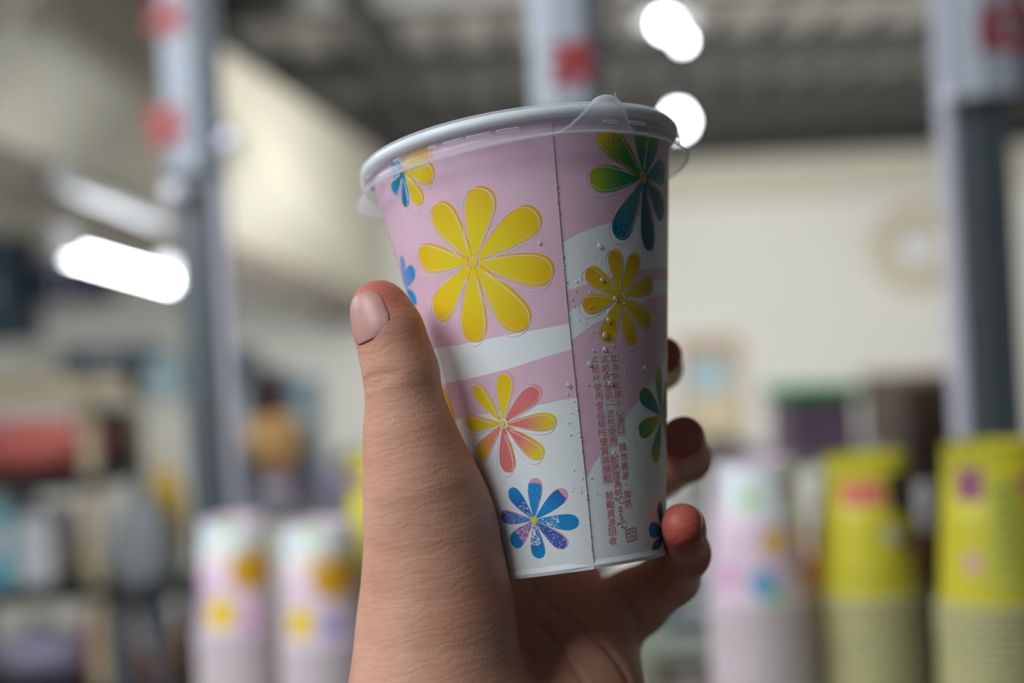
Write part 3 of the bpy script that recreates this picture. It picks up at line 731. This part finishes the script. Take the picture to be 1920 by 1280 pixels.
web = smin(web, chain([(825, 1130, .425, .0150), (880, 1120, .448, .0130), (960, 1110, .475, .0120)], .010), np.float32(.014))
palm = smin(palm, web, np.float32(.012))
arm = chain([(925, 1500, .415, .0270), (905, 1800, .405, .0255), (890, 2100, .400, .0290)], .02)
arm = smin(arm, chain([(1000, 1500, .418, .0250), (985, 1800, .408, .0240), (970, 2100, .400, .0290)], .02), .02)
hand = smin(thumb, palm, np.float32(.007)); hand = smin(hand, arm, np.float32(.02))
little = [(1112, 1178, .466, .0122), (1190, 1130, .462, .0108), (1258, 1083, .452, .0087), (1284, 1038, .432, .0074), (1279, 986, .413, .0066)]
ring = [(1055, 1020, .496, .0105), (1130, 965, .508, .0090), (1200, 915, .503, .0084), (1290, 860, .470, .0073), (1280, 822, .447, .0069)]
middle = [(1010, 950, .505, .0105), (1085, 850, .515, .0090), (1160, 750, .508, .0084), (1238, 690, .482, .0070), (1242, 668, .458, .0062)]
index = [(965, 905, .503, .0105), (1010, 790, .516, .0092), (1050, 690, .514, .0084), (1120, 610, .500, .0072), (1165, 575, .484, .0066)]
for f_ in (index, middle, ring, little): hand = smin(hand, chain(f_, .003), np.float32(.0045))
# the cup presses into the skin: keep the hand outside its wall
px = [GX - np.float32(CB[0]), GY - np.float32(CB[1]), GZ - np.float32(CB[2])]
zz_ = px[0] * np.float32(AX[0]) + px[1] * np.float32(AX[1]) + px[2] * np.float32(AX[2])
rho = np.sqrt(np.maximum(px[0] ** 2 + px[1] ** 2 + px[2] ** 2 - zz_ ** 2, 0))
dc = np.maximum((rho - (cone.rb + cone.k * zz_)) * np.float32(cone.ca), -zz_) - np.float32(.0006)
hand = -smin(-hand, dc, np.float32(.002))
def sdf_at(p):
    f = (p - lo) / hh; i = np.clip(np.floor(f).astype(int), 0, np.array(hand.shape) - 2); f = f - i; s = 0
    for a in (0, 1):
        for b_ in (0, 1):
            for c_ in (0, 1): s += hand[i[0] + a, i[1] + b_, i[2] + c_] * (f[0] if a else 1 - f[0]) * (f[1] if b_ else 1 - f[1]) * (f[2] if c_ else 1 - f[2])
    return s
def hit(x, y_, d0=.376, d1=.53):
    d = d0
    while d < d1:
        s = sdf_at(LP(x, y_, d))
        if s < 0: return LP(x, y_, d)
        d += max(s * .8, .0003)
    return None
def groove(pxs, depth, wid):
    global hand
    pts = [hit(*q) for q in pxs]; pts = [q for q in pts if q is not None]
    for a, b_ in zip(pts[:-1], pts[1:]):
        l2 = np.minimum(a, b_) - wid * 4; h2 = np.maximum(a, b_) + wid * 4
        i0 = np.maximum(((l2 - lo) / hh).astype(int), 0); i1 = np.minimum(((h2 - lo) / hh).astype(int) + 2, hand.shape); sl = tuple(slice(i0[k], i1[k]) for k in range(3))
        d = b_ - a; p0, p1, p2 = GX[sl] - a[0], GY[sl] - a[1], GZ[sl] - a[2]; t = np.clip((p0 * d[0] + p1 * d[1] + p2 * d[2]) / (d @ d), 0, 1)
        q = np.sqrt((p0 - t * d[0]) ** 2 + (p1 - t * d[1]) ** 2 + (p2 - t * d[2]) ** 2)
        add = depth * np.exp(-(q / wid) ** 2); G[sl] = np.maximum(G[sl], add)
G = np.zeros_like(hand)
groove([(1000, 1100), (1040, 1140), (1080, 1168), (1120, 1198), (1155, 1235), (1178, 1275)], .0016, .0013)
groove([(1158, 1108), (1172, 1130), (1186, 1150), (1200, 1178)], .0014, .0012)
groove([(985, 1125), (1015, 1175), (1060, 1230), (1095, 1278)], .0008, .0012)
groove([(683, 716), (700, 706), (722, 700), (744, 702)], .0006, .0009)
groove([(682, 727), (702, 722), (726, 712)], .0005, .0008)
groove([(1237, 1100), (1262, 1068), (1290, 1062)], .0006, .0010)
hand = hand + G
P, Q = surface_nets(hand, lo, hh)
del GX, GY, GZ, G, px, zz_, rho, dc
me = bpy.data.meshes.new('hand'); me.vertices.add(len(P)); me.vertices.foreach_set('co', P.astype(np.float32).ravel())
me.loops.add(len(Q) * 4); me.polygons.add(len(Q)); me.loops.foreach_set('vertex_index', Q.astype(np.int32).ravel())
me.polygons.foreach_set('loop_start', np.arange(0, len(Q) * 4, 4, dtype=np.int32)); me.polygons.foreach_set('use_smooth', np.ones(len(Q), dtype=bool)); me.update(); me.validate()
# ruddy finger tips and knuckles: pigment of the skin itself
red = np.zeros(len(P))
for (x, y_, d), s_, k in (((712, 560, .40), .011, .8), ((770, 620, .405), .010, .85), ((1279, 990, .41), .013, .95), ((1275, 840, .45), .018, .9), ((1250, 668, .455), .012, .9), ((905, 1085, .40), .008, .30), ((1280, 1060, .43), .02, .5), ((800, 855, .40), .009, .25), ((930, 1130, .405), .006, .3)):
    red = np.maximum(red, k * np.exp(-(np.linalg.norm(P - LP(x, y_, d), axis=1) / s_) ** 2))
at_ = me.attributes.new('ruddy', 'FLOAT', 'POINT'); at_.data.foreach_set('value', red.astype(np.float32))
msk, nt, p = nodemat('skin'); L = nt.links.new
tc = nt.nodes.new('ShaderNodeTexCoord'); at1 = nt.nodes.new('ShaderNodeAttribute'); at1.attribute_name = 'ruddy'
n1 = nt.nodes.new('ShaderNodeTexNoise'); n1.inputs['Scale'].default_value = 55; n1.inputs['Detail'].default_value = 5
r1 = nt.nodes.new('ShaderNodeValToRGB'); r1.color_ramp.elements[0].position = .3; r1.color_ramp.elements[1].position = .7
r1.color_ramp.elements[0].color = s2l((204, 150, 126)) + (1,); r1.color_ramp.elements[1].color = s2l((220, 170, 146)) + (1,)
mxr = nt.nodes.new('ShaderNodeMix'); mxr.data_type = 'RGBA'; mxr.inputs['B'].default_value = s2l((182, 74, 68)) + (1,)
L(tc.outputs['Object'], n1.inputs['Vector']); L(n1.outputs['Fac'], r1.inputs['Fac']); L(r1.outputs['Color'], mxr.inputs['A']); L(at1.outputs['Fac'], mxr.inputs['Factor'])
L(mxr.outputs['Result'], p.inputs['Base Color'])
p.inputs['Roughness'].default_value = .5; p.inputs['Specular IOR Level'].default_value = .4
p.inputs['Subsurface Weight'].default_value = .18; p.inputs['Subsurface Scale'].default_value = .004; p.inputs['Subsurface Radius'].default_value = (1, .3, .2)
mpg = nt.nodes.new('ShaderNodeMapping'); mpg.inputs['Rotation'].default_value = (R(10), R(0), R(-32)); mpg.inputs['Scale'].default_value = (1.0, 2.4, 1.0)
nf = nt.nodes.new('ShaderNodeTexNoise'); nf.inputs['Scale'].default_value = 190; nf.inputs['Detail'].default_value = 5; nf.inputs['Roughness'].default_value = .6; nf.inputs['Distortion'].default_value = .6
vf = nt.nodes.new('ShaderNodeTexVoronoi'); vf.feature = 'DISTANCE_TO_EDGE'; vf.inputs['Scale'].default_value = 900
wv = nt.nodes.new('ShaderNodeTexWave'); wv.bands_direction = 'Y'; wv.inputs['Scale'].default_value = 60; wv.inputs['Distortion'].default_value = 9; wv.inputs['Detail'].default_value = 4; wv.inputs['Detail Scale'].default_value = 2.2
b1 = nt.nodes.new('ShaderNodeBump'); b1.inputs['Strength'].default_value = .2; b1.inputs['Distance'].default_value = .0006
b2 = nt.nodes.new('ShaderNodeBump'); b2.inputs['Strength'].default_value = .35; b2.inputs['Distance'].default_value = .0002
b3 = nt.nodes.new('ShaderNodeBump'); b3.inputs['Strength'].default_value = .07; b3.inputs['Distance'].default_value = .0008
L(tc.outputs['Object'], mpg.inputs['Vector']); L(mpg.outputs['Vector'], nf.inputs['Vector']); L(mpg.outputs['Vector'], wv.inputs['Vector']); L(tc.outputs['Object'], vf.inputs['Vector'])
L(nf.outputs['Fac'], b1.inputs['Height']); L(vf.outputs['Distance'], b2.inputs['Height']); L(wv.outputs['Fac'], b3.inputs['Height']); L(b1.outputs['Normal'], b2.inputs['Normal']); L(b2.outputs['Normal'], b3.inputs['Normal']); L(b3.outputs['Normal'], p.inputs['Normal'])
me.materials.append(msk)
ho = bpy.data.objects.new('hand', me); COL.objects.link(ho); ho.matrix_world = CAM
tag(ho, 'bare left hand gripping the paper cup, thumb on the left', 'hand')
# nails
mn, nt, p = nodemat('nail'); p.inputs['Base Color'].default_value = s2l((206, 150, 146)) + (1,); p.inputs['Roughness'].default_value = .42; p.inputs['Subsurface Weight'].default_value = .1; p.inputs['Subsurface Scale'].default_value = .002
tcn = nt.nodes.new('ShaderNodeTexCoord'); nn_ = nt.nodes.new('ShaderNodeTexNoise'); nn_.inputs['Scale'].default_value = 200; rr_ = nt.nodes.new('ShaderNodeValToRGB'); rr_.color_ramp.elements[0].color = s2l((186, 134, 130)) + (1,); rr_.color_ramp.elements[1].color = s2l((206, 158, 150)) + (1,)
nt.links.new(tcn.outputs['Object'], nn_.inputs['Vector']); nt.links.new(nn_.outputs['Fac'], rr_.inputs['Fac']); nt.links.new(rr_.outputs['Color'], p.inputs['Base Color'])
M_['nail'] = mn
def nail(a, b_, facing, length, half, name, label=None):
    """a = joint, b_ = finger tip centre; the plate lies on the skin on the side that faces 'facing'"""
    ax = b_ - a; ax /= np.linalg.norm(ax); f = np.array(facing, float); f -= ax * (f @ ax); f /= np.linalg.norm(f); s_ = np.cross(ax, f)
    V = []; Fc = []; n, m = 14, 14
    for i in range(n + 1):
        u = i / n; c_ = b_ + ax * (length * (u - .60))
        wsc = min(1, math.sqrt(max(0, 1 - (max(0, .35 - u) / .36) ** 2))) * min(1, math.sqrt(max(0.0, 1 - (max(0, u - .72) / .30) ** 2)))
        for j in range(m + 1):
            an = half * (2 * j / m - 1) * max(wsc, .05); d = f * math.cos(an) + s_ * math.sin(an); t = .016
            while t > .001 and sdf_at(c_ + d * t) > 0: t -= .00015
            V.append(tuple(c_ + d * (t + .00030 - .0003 * abs(2 * j / m - 1) ** 3)))
    for i in range(n):
        for j in range(m): k = i * (m + 1) + j; Fc.append((k, k + 1, k + m + 2, k + m + 1))
    o = MB().add(V, Fc).build(name, M_['nail'], ho, smooth=True)
    md = o.modifiers.new('smooth', 'SMOOTH'); md.factor = .5; md.iterations = 6
    md = o.modifiers.new('thick', 'SOLIDIFY'); md.thickness = .0002; md.offset = 0
    return o
J = lambda q: LP(*q[:3])
nail(J(thumb_pts[2]), J(thumb_pts[0]), (-.64, 0, .77), .0148, R(58), 'thumbnail')
nail(J(little[3]), J(little[4]), (.93, .1, -.15), .009, R(55), 'fingernail')
nail(J(ring[3]), J(ring[4]), (.6, .5, -.5), .009, R(55), 'fingernail')
nail(J(middle[3]), J(middle[4]), (.6, .5, -.5), .009, R(55), 'fingernail')
nail(J(index[3]), J(index[4]), (.2, .7, -.7), .009, R(55), 'fingernail')

# ------------------------------------------------------------------ stacks of upturned cups on the ledges
def ledge(name, x0, x1, d0, d1, label, m):
    z = min(at(x0, 1292, d1).z, at(x1, 1292, d1).z)
    a = at((x0 + x1) / 2, 700, d0); hw = (x1 - x0) / 2 * d1 / F
    t = empty(name, (a.x, (d0 + d1) / 2, 0)); tag(t, label, 'counter')
    MB().box((0, 0, z - .015), (hw, (d1 - d0) / 2, .015)).build('counter_top', m, t, bevel=.004)
    MB().box((0, .02, (z - .03) / 2), (hw - .03, (d1 - d0) / 2 - .04, (z - .03) / 2)).build('cabinet', M_['grey'], t)
    return z
zl = ledge('serving_counter', 250, 830, 1.26, 1.49, 'pale counter at the bottom left carrying the cup stacks', M_['pale_board'])
zr = ledge('serving_counter', 1320, 2150, 0.84, 1.24, 'pale counter at the bottom right carrying the cup stacks', M_['pale_board'])
m_pw = mat('stacked_cup_pink_paper', (224, 200, 218), 0.5, var=.04); m_rim = mat('stacked_cup_rim', (212, 202, 206), 0.45, var=.03)
m_yw = mat('stacked_cup_yellow_paper', (208, 198, 50), 0.5, var=.04); m_yr = mat('stacked_yellow_cup_rim', (190, 188, 148), 0.45, var=.03)
K = .85
sc = Cone(.0315, .070, .109)
def cup_shell(mats, name, parent=None):
    rb, h = sc.rb, sc.H; r1 = rb + sc.k * h
    m = MB().lathe([(.0005, .005), (rb, .005), (rb, 0), (rb + sc.k * h * .5, h * .5), (r1, h)], 36)
    m.lathe([(r1 + .0012 + .0021 * math.cos(a), h + .0021 * math.sin(a)) for a in [2 * math.pi * k / 10 for k in range(10)]], 36, close=True, mi=1)
    return m.build(name, mats, parent, smooth=True)
FLIP = Matrix.Rotation(math.pi, 4, 'Y')
nest = {}
for kind, mats in (('pink', [m_pw, m_rim]), ('yellow', [m_yw, m_yr])):
    o = cup_shell(mats, 'stacked_cup'); nest[kind] = o
used = {'pink': False, 'yellow': False}
def decal(specs, parent):
    """flowers on a stacked cup: (theta, height fraction, radius mm, colour, second colour)"""
    for th, f, rr, c1, c2 in specs:
        c = sc.plane(th, f * sc.H); pr = Print(sc)
        for k in range(8):
            a = R(k * 45 + 15 + 9 * f); tip = c + np.array([math.cos(a), math.sin(a)]) * rr * mm
            pr.petal(c, tip, rr * .78 * mm, .0002, c1, c2, nu=6, nv=2)
        pr.disc(c, rr * .16 * mm, .0003, c2)
        pr.build('flower_print', parent)
LI = s2l((190, 160, 214)); LG = s2l((150, 214, 60)); PE = s2l((240, 196, 160)); TQ = s2l((100, 180, 200))
def ordinal(k): return ('second third fourth fifth sixth seventh eighth ninth tenth eleventh twelfth'.split() + ['%d%s' % (q, {1: 'st', 2: 'nd', 3: 'rd'}.get(q % 10, 'th') if q // 10 != 1 else 'th') for q in range(13, 60)])[k - 2]
def stack(x, ytop, d, kind, z0, label, group, prints):
    topz = at(x, ytop, d).z; c = at(x, ytop, d); step = .0056; rim_h = .002
    n = int((topz - sc.H - z0 - .0024) / step); t0 = z0 + .0024 + n * step     # rim height of the top cup
    for i in range(n + 1):
        z = z0 + .0024 + i * step + sc.H
        if i < n:
            o = nest[kind] if not used[kind] else nest[kind].copy()
            if used[kind]: COL.objects.link(o)
            used[kind] = True
            o.matrix_world = Matrix.Translation((c.x + random.uniform(-.0006, .0006), c.y, z)) @ FLIP
            tag(o, ordinal(n - i + 1) + ' cup from the top of ' + label, 'cup', group)
        else:
            t = empty('stacked_paper_cup', M=Matrix.Translation((c.x, c.y, z)) @ FLIP @ Matrix.Rotation(0, 4, 'Z'))
            tag(t, prints[0], 'cup', 'upturned cups topping the stacks')
            sh = cup_shell([m_pw, m_rim] if kind == 'pink' else [m_yw, m_yr], 'wall', t)
            if kind == 'pink':
                wb = Print(sc)
                wb.grid([[sc.plane(-1.7 + 3.4 * i / 24, sc.H * (.02 + .34 * j / 4 + .05 * math.sin(i / 5) * j / 4)) for j in range(5)] for i in range(25)], .0001, lambda i, j: (.78, .86, .88, 1), lambda i, j: (.78, .86, .88, 0))
                wb.build('white_print_band', t); decal(prints[1], t)
            else:
                yellow_print(t, prints[1])
def yellow_print(t, v):
    pr = Print(sc); RD = s2l((222, 120, 110)); NV = s2l((62, 52, 70)); GY = s2l((176, 180, 70))
    def rect(a0, a1, f0, f1, col, off=.00015, slant=0):
        pr.grid([[sc.plane(a0 + (a1 - a0) * i / 8 + slant * j / 3, sc.H * (f0 + (f1 - f0) * j / 3)) for j in range(4)] for i in range(9)], off, lambda i, j: col + (1,), lambda i, j: col + (0,))
    rect(-1.6, 1.6, .0, .07, s2l((216, 214, 90)))
    if v == 0:
        rect(-.15, .85, .17, .34, RD); rect(-.95, -.25, .12, .40, NV); rect(-1.3, -.8, .35, .85, s2l((206, 140, 20)))
        pr.disc(sc.plane(-.25, sc.H * .55), .008 * K, .00018, s2l((206, 206, 196))); pr.disc(sc.plane(-.62, sc.H * .62), .006, .0002, NV)
        for k in range(5): rect(.7 - k * .27, .86 - k * .27, .80, .86, GY, .0002)
        rect(-.2, 1.1, .90, .915, GY, .0002)
    else:
        rect(-.75, -.25, .17, .33, RD); rect(.5, 1.1, .14, .34, s2l((150, 90, 120)))
        for k in range(6): rect(.0, .18, .25 + k * .09, .29 + k * .09, s2l((140, 150, 60)), .0002, .04)
        pr.disc(sc.plane(.75, sc.H * .72), .007, .0002, s2l((214, 170, 160))); rect(-.9, -.5, .72, .84, s2l((150, 146, 50)))
        rect(-.2, .45, .20, .9, s2l((196, 196, 80)), .00012)
    pr.build('printed_panel', t)
g1 = 'nested cups of the leftmost pink stack'
YD = s2l((214, 160, 10))
stack(437, 962, 1.40, 'pink', zl, 'the leftmost pink white paper stack', g1,
      ('flower printed upturned cup topping the leftmost stack', [(-.62, .42, 22, YD, YD), (.28, .80, 16, Y2, Y1), (-.5, .92, 10, LI, PK), (.3, .3, 9, PE, WP), (.0, .06, 8, LG, WP), (.75, .12, 7, WP, LB), (.9, .6, 9, LI, PK)]))
stack(598, 975, 1.33, 'pink', zl, 'the pink white stack beside the wrist', 'nested cups of the pink stack by the wrist',
      ('flower printed upturned cup on the stack just left of the wrist', [(-.52, .40, 25, YD, YD), (.5, .80, 15, Y2, Y1), (-.3, .85, 10, LB, LI), (.35, .3, 9, PE, WP), (.1, .06, 8, LG, WP), (.8, .15, 7, WP, LB)]))
stack(714, 842, 1.42, 'yellow', zl, 'the yellow stack behind the base of the thumb', 'nested cups of the yellow stack behind the thumb', ('yellow upturned cup half hidden behind the base of the thumb', 1))
stack(1414, 858, 1.12, 'pink', zr, 'the pink white stack right of the fingers', 'nested cups of the pink stack right of the fingers',
      ('flower printed upturned cup on the stack right of the fingertips', [(.30, .26, 8, LG, WP), (-.15, .55, 9, Y1, OR), (.12, .84, 11, TQ, LB), (-.1, .97, 9, LG, TQ), (-.7, .2, 10, LI, WP), (-.75, .72, 10, LI, PK), (.85, .8, 9, PK, LI), (-1.15, .6, 13, YD, Y2)]))
stack(1620, 842, 1.12, 'yellow', zr, 'the middle yellow stack on the right counter', 'nested cups of the middle yellow stack', ('yellow upturned cup with a red band topping the middle stack on the right', 0))
stack(1856, 815, 0.98, 'yellow', zr, 'the yellow stack at the right edge', 'nested cups of the yellow stack at the right edge', ('yellow upturned cup topping the stack at the right edge under the post', 1))

# ------------------------------------------------------------------ blurred goods behind
def ext(x0, x1, d): return (x1 - x0) / 2 * d / F
def rack(name, x0, x1, d, boards, label, frame, board, top=None, depth=.16, cat='shelf'):
    c = at((x0 + x1) / 2, boards[-1], d); hw = ext(x0, x1, d)
    t = empty(name, (c.x, d, 0)); tag(t, label, cat); zs = []
    ztop = at((x0 + x1) / 2, top if top is not None else boards[0], d).z
    for sx in (-1, 1):
        for sy in (-1, 1): MB().box((sx * (hw - .012), sy * (depth - .012), ztop / 2), (.012, .012, ztop / 2)).build('post', frame, t)
    for y_ in boards:
        z = at((x0 + x1) / 2, y_, d - depth).z; zs.append(z); MB().box((0, 0, z - .012), (hw, depth, .012)).build('shelf_board', board, t)
    if top is not None:
        MB().tube([(-hw, -depth, ztop), (hw - .06, -depth, ztop), (hw - .02, -depth, ztop - .02), (hw, -depth, ztop - .07)], .016, 8).build('top_rail', frame, t, smooth=True)
        MB().box((0, depth - .012, ztop - .02), (hw, .012, .02)).build('back_rail', frame, t)
    return zs
def put(name, x, z, d, label, cat): 
    c = at(x, 900, d); t = empty(name, (c.x, d, z)); return tag(t, label, cat)
def carton(x0, x1, ytop, z, d, m, label, name='cardboard_box', cat='box', lid=None, dy=.08, flaps=True):
    t = put(name, (x0 + x1) / 2, z, d, label, cat); hw = ext(x0, x1, d); h = at((x0 + x1) / 2, ytop, d).z - z
    MB().box((0, 0, h / 2 - .001), (hw, dy, h / 2)).build('body', m, t, bevel=.006)
    if lid: MB().box((0, 0, h + .012), (hw + .012, dy + .012, .014)).build('lid', lid, t, bevel=.005)
    else:
        MB().box((0, 0, h * .55), (hw * .7, dy + .001, h * .16)).build('label_panel', M_['white'], t)
    return t
def jar(x, ytop, z, d, rpx, m, ml, label, name='jar', cat='jar'):
    t = put(name, x, z, d, label, cat); r_ = rpx * d / F; h = at(x, ytop, d).z - z
    MB().lathe([(.001, 0), (r_ * .92, 0), (r_, h * .06), (r_, h * .72), (r_ * .7, h * .82), (.001, h * .82)], 24).build('body', m, t, smooth=True)
    MB().lathe([(.001, h * .8), (r_ * .74, h * .8), (r_ * .74, h), (.001, h)], 24).build('cap', ml, t)
    return t
def bag(x, ytop, z, d, wpx, m, label, name='plastic_bag', cat='bag', seed=1, sq=2.4, tie=True):
    t = put(name, x, z, d, label, cat); r_ = wpx / 2 * d / F; h = at(x, ytop, d).z - z
    MB().blob((0, 0, h * .44), (r_, r_ * .6, h * .44), seed, .14, 28, sq=sq).build('body', m, t, smooth=True)
    if tie: MB().lathe([(r_ * .12, h * .84), (r_ * .08, h * .9), (r_ * .3, h)], 14).build('tied_neck', m, t, smooth=True)
    return t
A = rack('wire_rack', -90, 252, 2.6, [898, 1105, 1300], 'beige framed rack of goods at the left edge', M_['cream_plastic'], M_['black'], top=712)
bag(88, 770, A[0], 2.6, 240, M_['salmon'], 'salmon red heap of cloth on the upper board of the left rack', 'folded_cloth', 'cloth', 3, 2.2, False)
bag(10, 770, A[0], 2.72, 110, M_['pink'], 'pale pink bundle behind the salmon cloth on the left rack', 'cloth_bundle', 'cloth', 5, 2.2, False)
carton(165, 232, 765, A[0], 2.68, M_['black'], 'dark box beside the salmon cloth on the left rack', 'dark_box')
carton(-8, 45, 935, A[1], 2.56, M_['cyan'], 'pale cyan packet on the middle board at the left edge', 'packet', 'packet')
carton(52, 118, 955, A[1], 2.58, M_['white'], 'white packet beside the cyan one on the left rack', 'packet', 'packet')
jar(160, 985, A[1], 2.62, 22, M_['beige'], M_['lilac'], 'beige jar with a lilac cap on the middle board of the left rack')
bag(60, 1165, A[2], 2.58, 170, M_['lilac'], 'pale lilac bag on the lowest board at the bottom left corner', seed=9)
jar(176, 1118, A[2], 2.55, 34, M_['red2'], M_['blue'], 'red jar with a blue cap on the lowest board of the left rack')
B = rack('low_rack', 262, 348, 2.35, [1110, 1300], 'small rack between the left rack and the grey post', M_['slate'], M_['black'], depth=.12)
bag(262, 905, A[1] - .0, 2.34, 120, M_['grey'], 'grey translucent bag standing left of the grey post', seed=4)
B0 = B[0]
bag(312, 845, B0 + .0, 2.42, 64, M_['yellow'], 'yellow pouch right beside the grey post', 'pouch', 'pouch', 6)
t = jar(283, 1150, B[1], 2.33, 38, M_['orange'], M_['navy'], 'orange bottle with a navy cap and a white disc, left of the post', 'bottle', 'bottle')
MB().lathe([(.001, 0), (.022, 0), (.022, .003), (.001, .003)], 20, M=Matrix.Translation((0, -.036, .07)) @ Matrix.Rotation(R(90), 4, 'X')).build('round_label', M_['white'], t)
# wall shelf and cabinets far left
def wallbox(x0, x1, y0, y1, d, m, label, name, cat, dy=.15, door=None):
    a = at(x0, y0, d); b_ = at(x1, y1, d); c = (a + b_) / 2; t = empty(name, (c.x, d, b_.z)); tag(t, label, cat)
    hw = abs(b_.x - a.x) / 2; h = abs(a.z - b_.z)
    MB().box((0, 0, h / 2), (hw, dy, h / 2)).build('body', m, t, bevel=.01)
    for sx in (-1, 1):
        dr = MB().box((sx * hw / 2, -dy - .008, h / 2), (hw / 2 - .006, .008, h / 2 - .01)).build('door', door or m, t)
        MB().box((sx * .03, -dy - .02, h / 2), (.006, .006, min(.05, h * .3))).build('handle', M_['white_metal'], dr)
    return t
wallbox(-60, 62, 452, 640, 6.8, M_['teal'], 'dark teal wall cabinet at the left edge above the rack', 'wall_cabinet', 'cabinet')
wallbox(78, 205, 500, 562, 6.8, M_['navy'], 'low navy wall cabinet behind the tube lamp', 'wall_cabinet', 'cabinet')
wallbox(130, 300, 655, 705, 6.8, M_['teal'], 'dark shelf box on the back wall left of the post', 'wall_cabinet', 'cabinet')
wallbox(288, 342, 670, 740, 6.7, M_['skyblue'], 'pale blue wall box touching the left side of the post', 'wall_box', 'box')
wallbox(605, 690, 560, 600, 6.8, M_['beam'], 'dark box on the back wall beside the thumb tip', 'wall_box', 'box')
C_ = rack('goods_table', 415, 760, 3.0, [955], 'low table of mixed goods behind the left post', M_['slate'], M_['grey'], cat='table', depth=.2)
carton(436, 492, 650, C_[0], 3.05, M_['slate'], 'tall slate grey case right of the left post', 'equipment_case', 'case')
carton(492, 565, 880, C_[0], 2.95, M_['mauve'], 'mauve box under the peach bag', 'cardboard_box')
zc = at(528, 880, 2.95).z
bag(520, 762, zc, 2.95, 100, M_['peach'], 'peach bag on the mauve box', seed=8, tie=False)
jar(530, 690, zc + .0, 3.12, 30, M_['maroon'], M_['navy'], 'maroon jar standing behind the peach bag')
carton(556, 606, 705, C_[0], 3.12, M_['skyblue'], 'tall pale blue carton right of the maroon jar')
bag(622, 868, C_[0], 2.94, 66, M_['lilac'], 'lilac bag at the right end of the goods table', seed=11)
carton(640, 672, 845, C_[0], 3.1, M_['black'], 'small black box behind the lilac bag', 'dark_box')

# right side
t = empty('wall_clock', at(1715, 465, 6.94)); tag(t, 'round wall clock with a broad beige rim on the right wall', 'clock')
RX = Matrix.Rotation(R(90), 4, 'X'); cr = 76 * 6.94 / F
MB().lathe([(cr * .5, .0), (cr * .97, .0), (cr, .02), (cr * .96, .04), (cr * .6, .05), (cr * .5, .035)], 48, M=RX, close=True).build('rim', M_['cream_plastic'], t, smooth=True)
MB().lathe([(.001, .02), (cr * .52, .02)], 40, M=RX).build('dial', M_['white'], t)
MB().box((0, -.026, cr * .18), (.006, .002, cr * .18)).build('hand', M_['slate'], t); MB().box((cr * .12, -.026, 0), (cr * .12, .002, .006)).build('hand', M_['slate'], t)
a = at(1275, 635, 6.9); b_ = at(1402, 822, 6.9); c = (a + b_) / 2; t = empty('framed_picture', (c.x, 6.97, b_.z)); tag(t, 'brown framed picture with a pale blue middle on the back wall', 'picture')
hw, h = (b_.x - a.x) / 2, a.z - b_.z
MB().box((0, 0, h / 2), (hw, .02, h / 2)).build('frame', M_['beige'], t, bevel=.02)
MB().box((0, -.022, h * .36), (hw * .8, .004, h * .3)).build('mat_board', M_['cream_plastic'], t)
MB().box((-hw * .1, -.026, h * .62), (hw * .62, .004, h * .16)).build('picture_panel', M_['skyblue'], t)
cz = at(1732, 700, 4.2)
t = empty('dark_cabinet', (cz.x, 4.2, 0)); tag(t, 'tall dark brown cabinet on the right behind the yellow cups', 'cabinet'); hw = ext(1652, 1815, 4.2); zt = cz.z
MB().box((0, 0, zt / 2), (hw, .25, zt / 2)).build('body', M_['darkwood'], t, bevel=.008)
for sx in (-1, 1):
    dr = MB().box((sx * hw / 2, -.262, zt / 2), (hw / 2 - .006, .012, zt / 2 - .02)).build('door', M_['darkwood'], t)
    MB().box((sx * .03, -.285, zt * .55), (.008, .01, .08)).build('handle', M_['beam'], dr)
D_ = rack('side_table', 1290, 1640, 3.3, [862], 'table with a green lidded bin behind the pink cups', M_['slate'], M_['grey'], cat='table', depth=.2)
t = carton(1466, 1590, 742, D_[0], 3.3, M_['mauve'], 'mauve storage bin with a green lid right of the picture', 'storage_bin', 'bin', lid=M_['green'], dy=.12)
carton(1325, 1400, 828, D_[0], 3.25, M_['black'], 'flat black case under the framed picture', 'flat_case', 'case', dy=.1)
E_ = rack('kitchen_rack', 1180, 1560, 2.1, [1196, 1300], 'pale rack seen between the little finger and the pink cups', M_['pale_board'], M_['pale_board'], depth=.14)
carton(1232, 1322, 1088, E_[0], 2.1, M_['slate'], 'grey blue carton beside the little finger', 'carton')
ze = at(1277, 1088, 2.1).z
carton(1240, 1318, 945, ze, 2.1, M_['white'], 'white carton stacked on the grey blue one', 'carton')
carton(1208, 1312, 1232, E_[1], 2.06, M_['wood'], 'brown wooden tray at the bottom right of the wrist', 'wooden_tray', 'tray')
jar(1546, 905, E_[0], 2.15, 26, M_['black'], M_['slate'], 'black jar between the pink and yellow stacks')
bag(1520, 1000, zr, 1.19, 60, M_['orange'], 'orange pouch between the pink and yellow cup stacks', 'pouch', 'pouch', 12)
jar(1734, 905, zr, 1.19, 24, M_['brown'], M_['white'], 'brown bottle with a white cap between the two yellow stacks', 'bottle', 'bottle')
jar(1704, 965, zr, 1.21, 18, M_['orange'], M_['black'], 'orange bottle with a black cap beside the brown one', 'bottle', 'bottle')
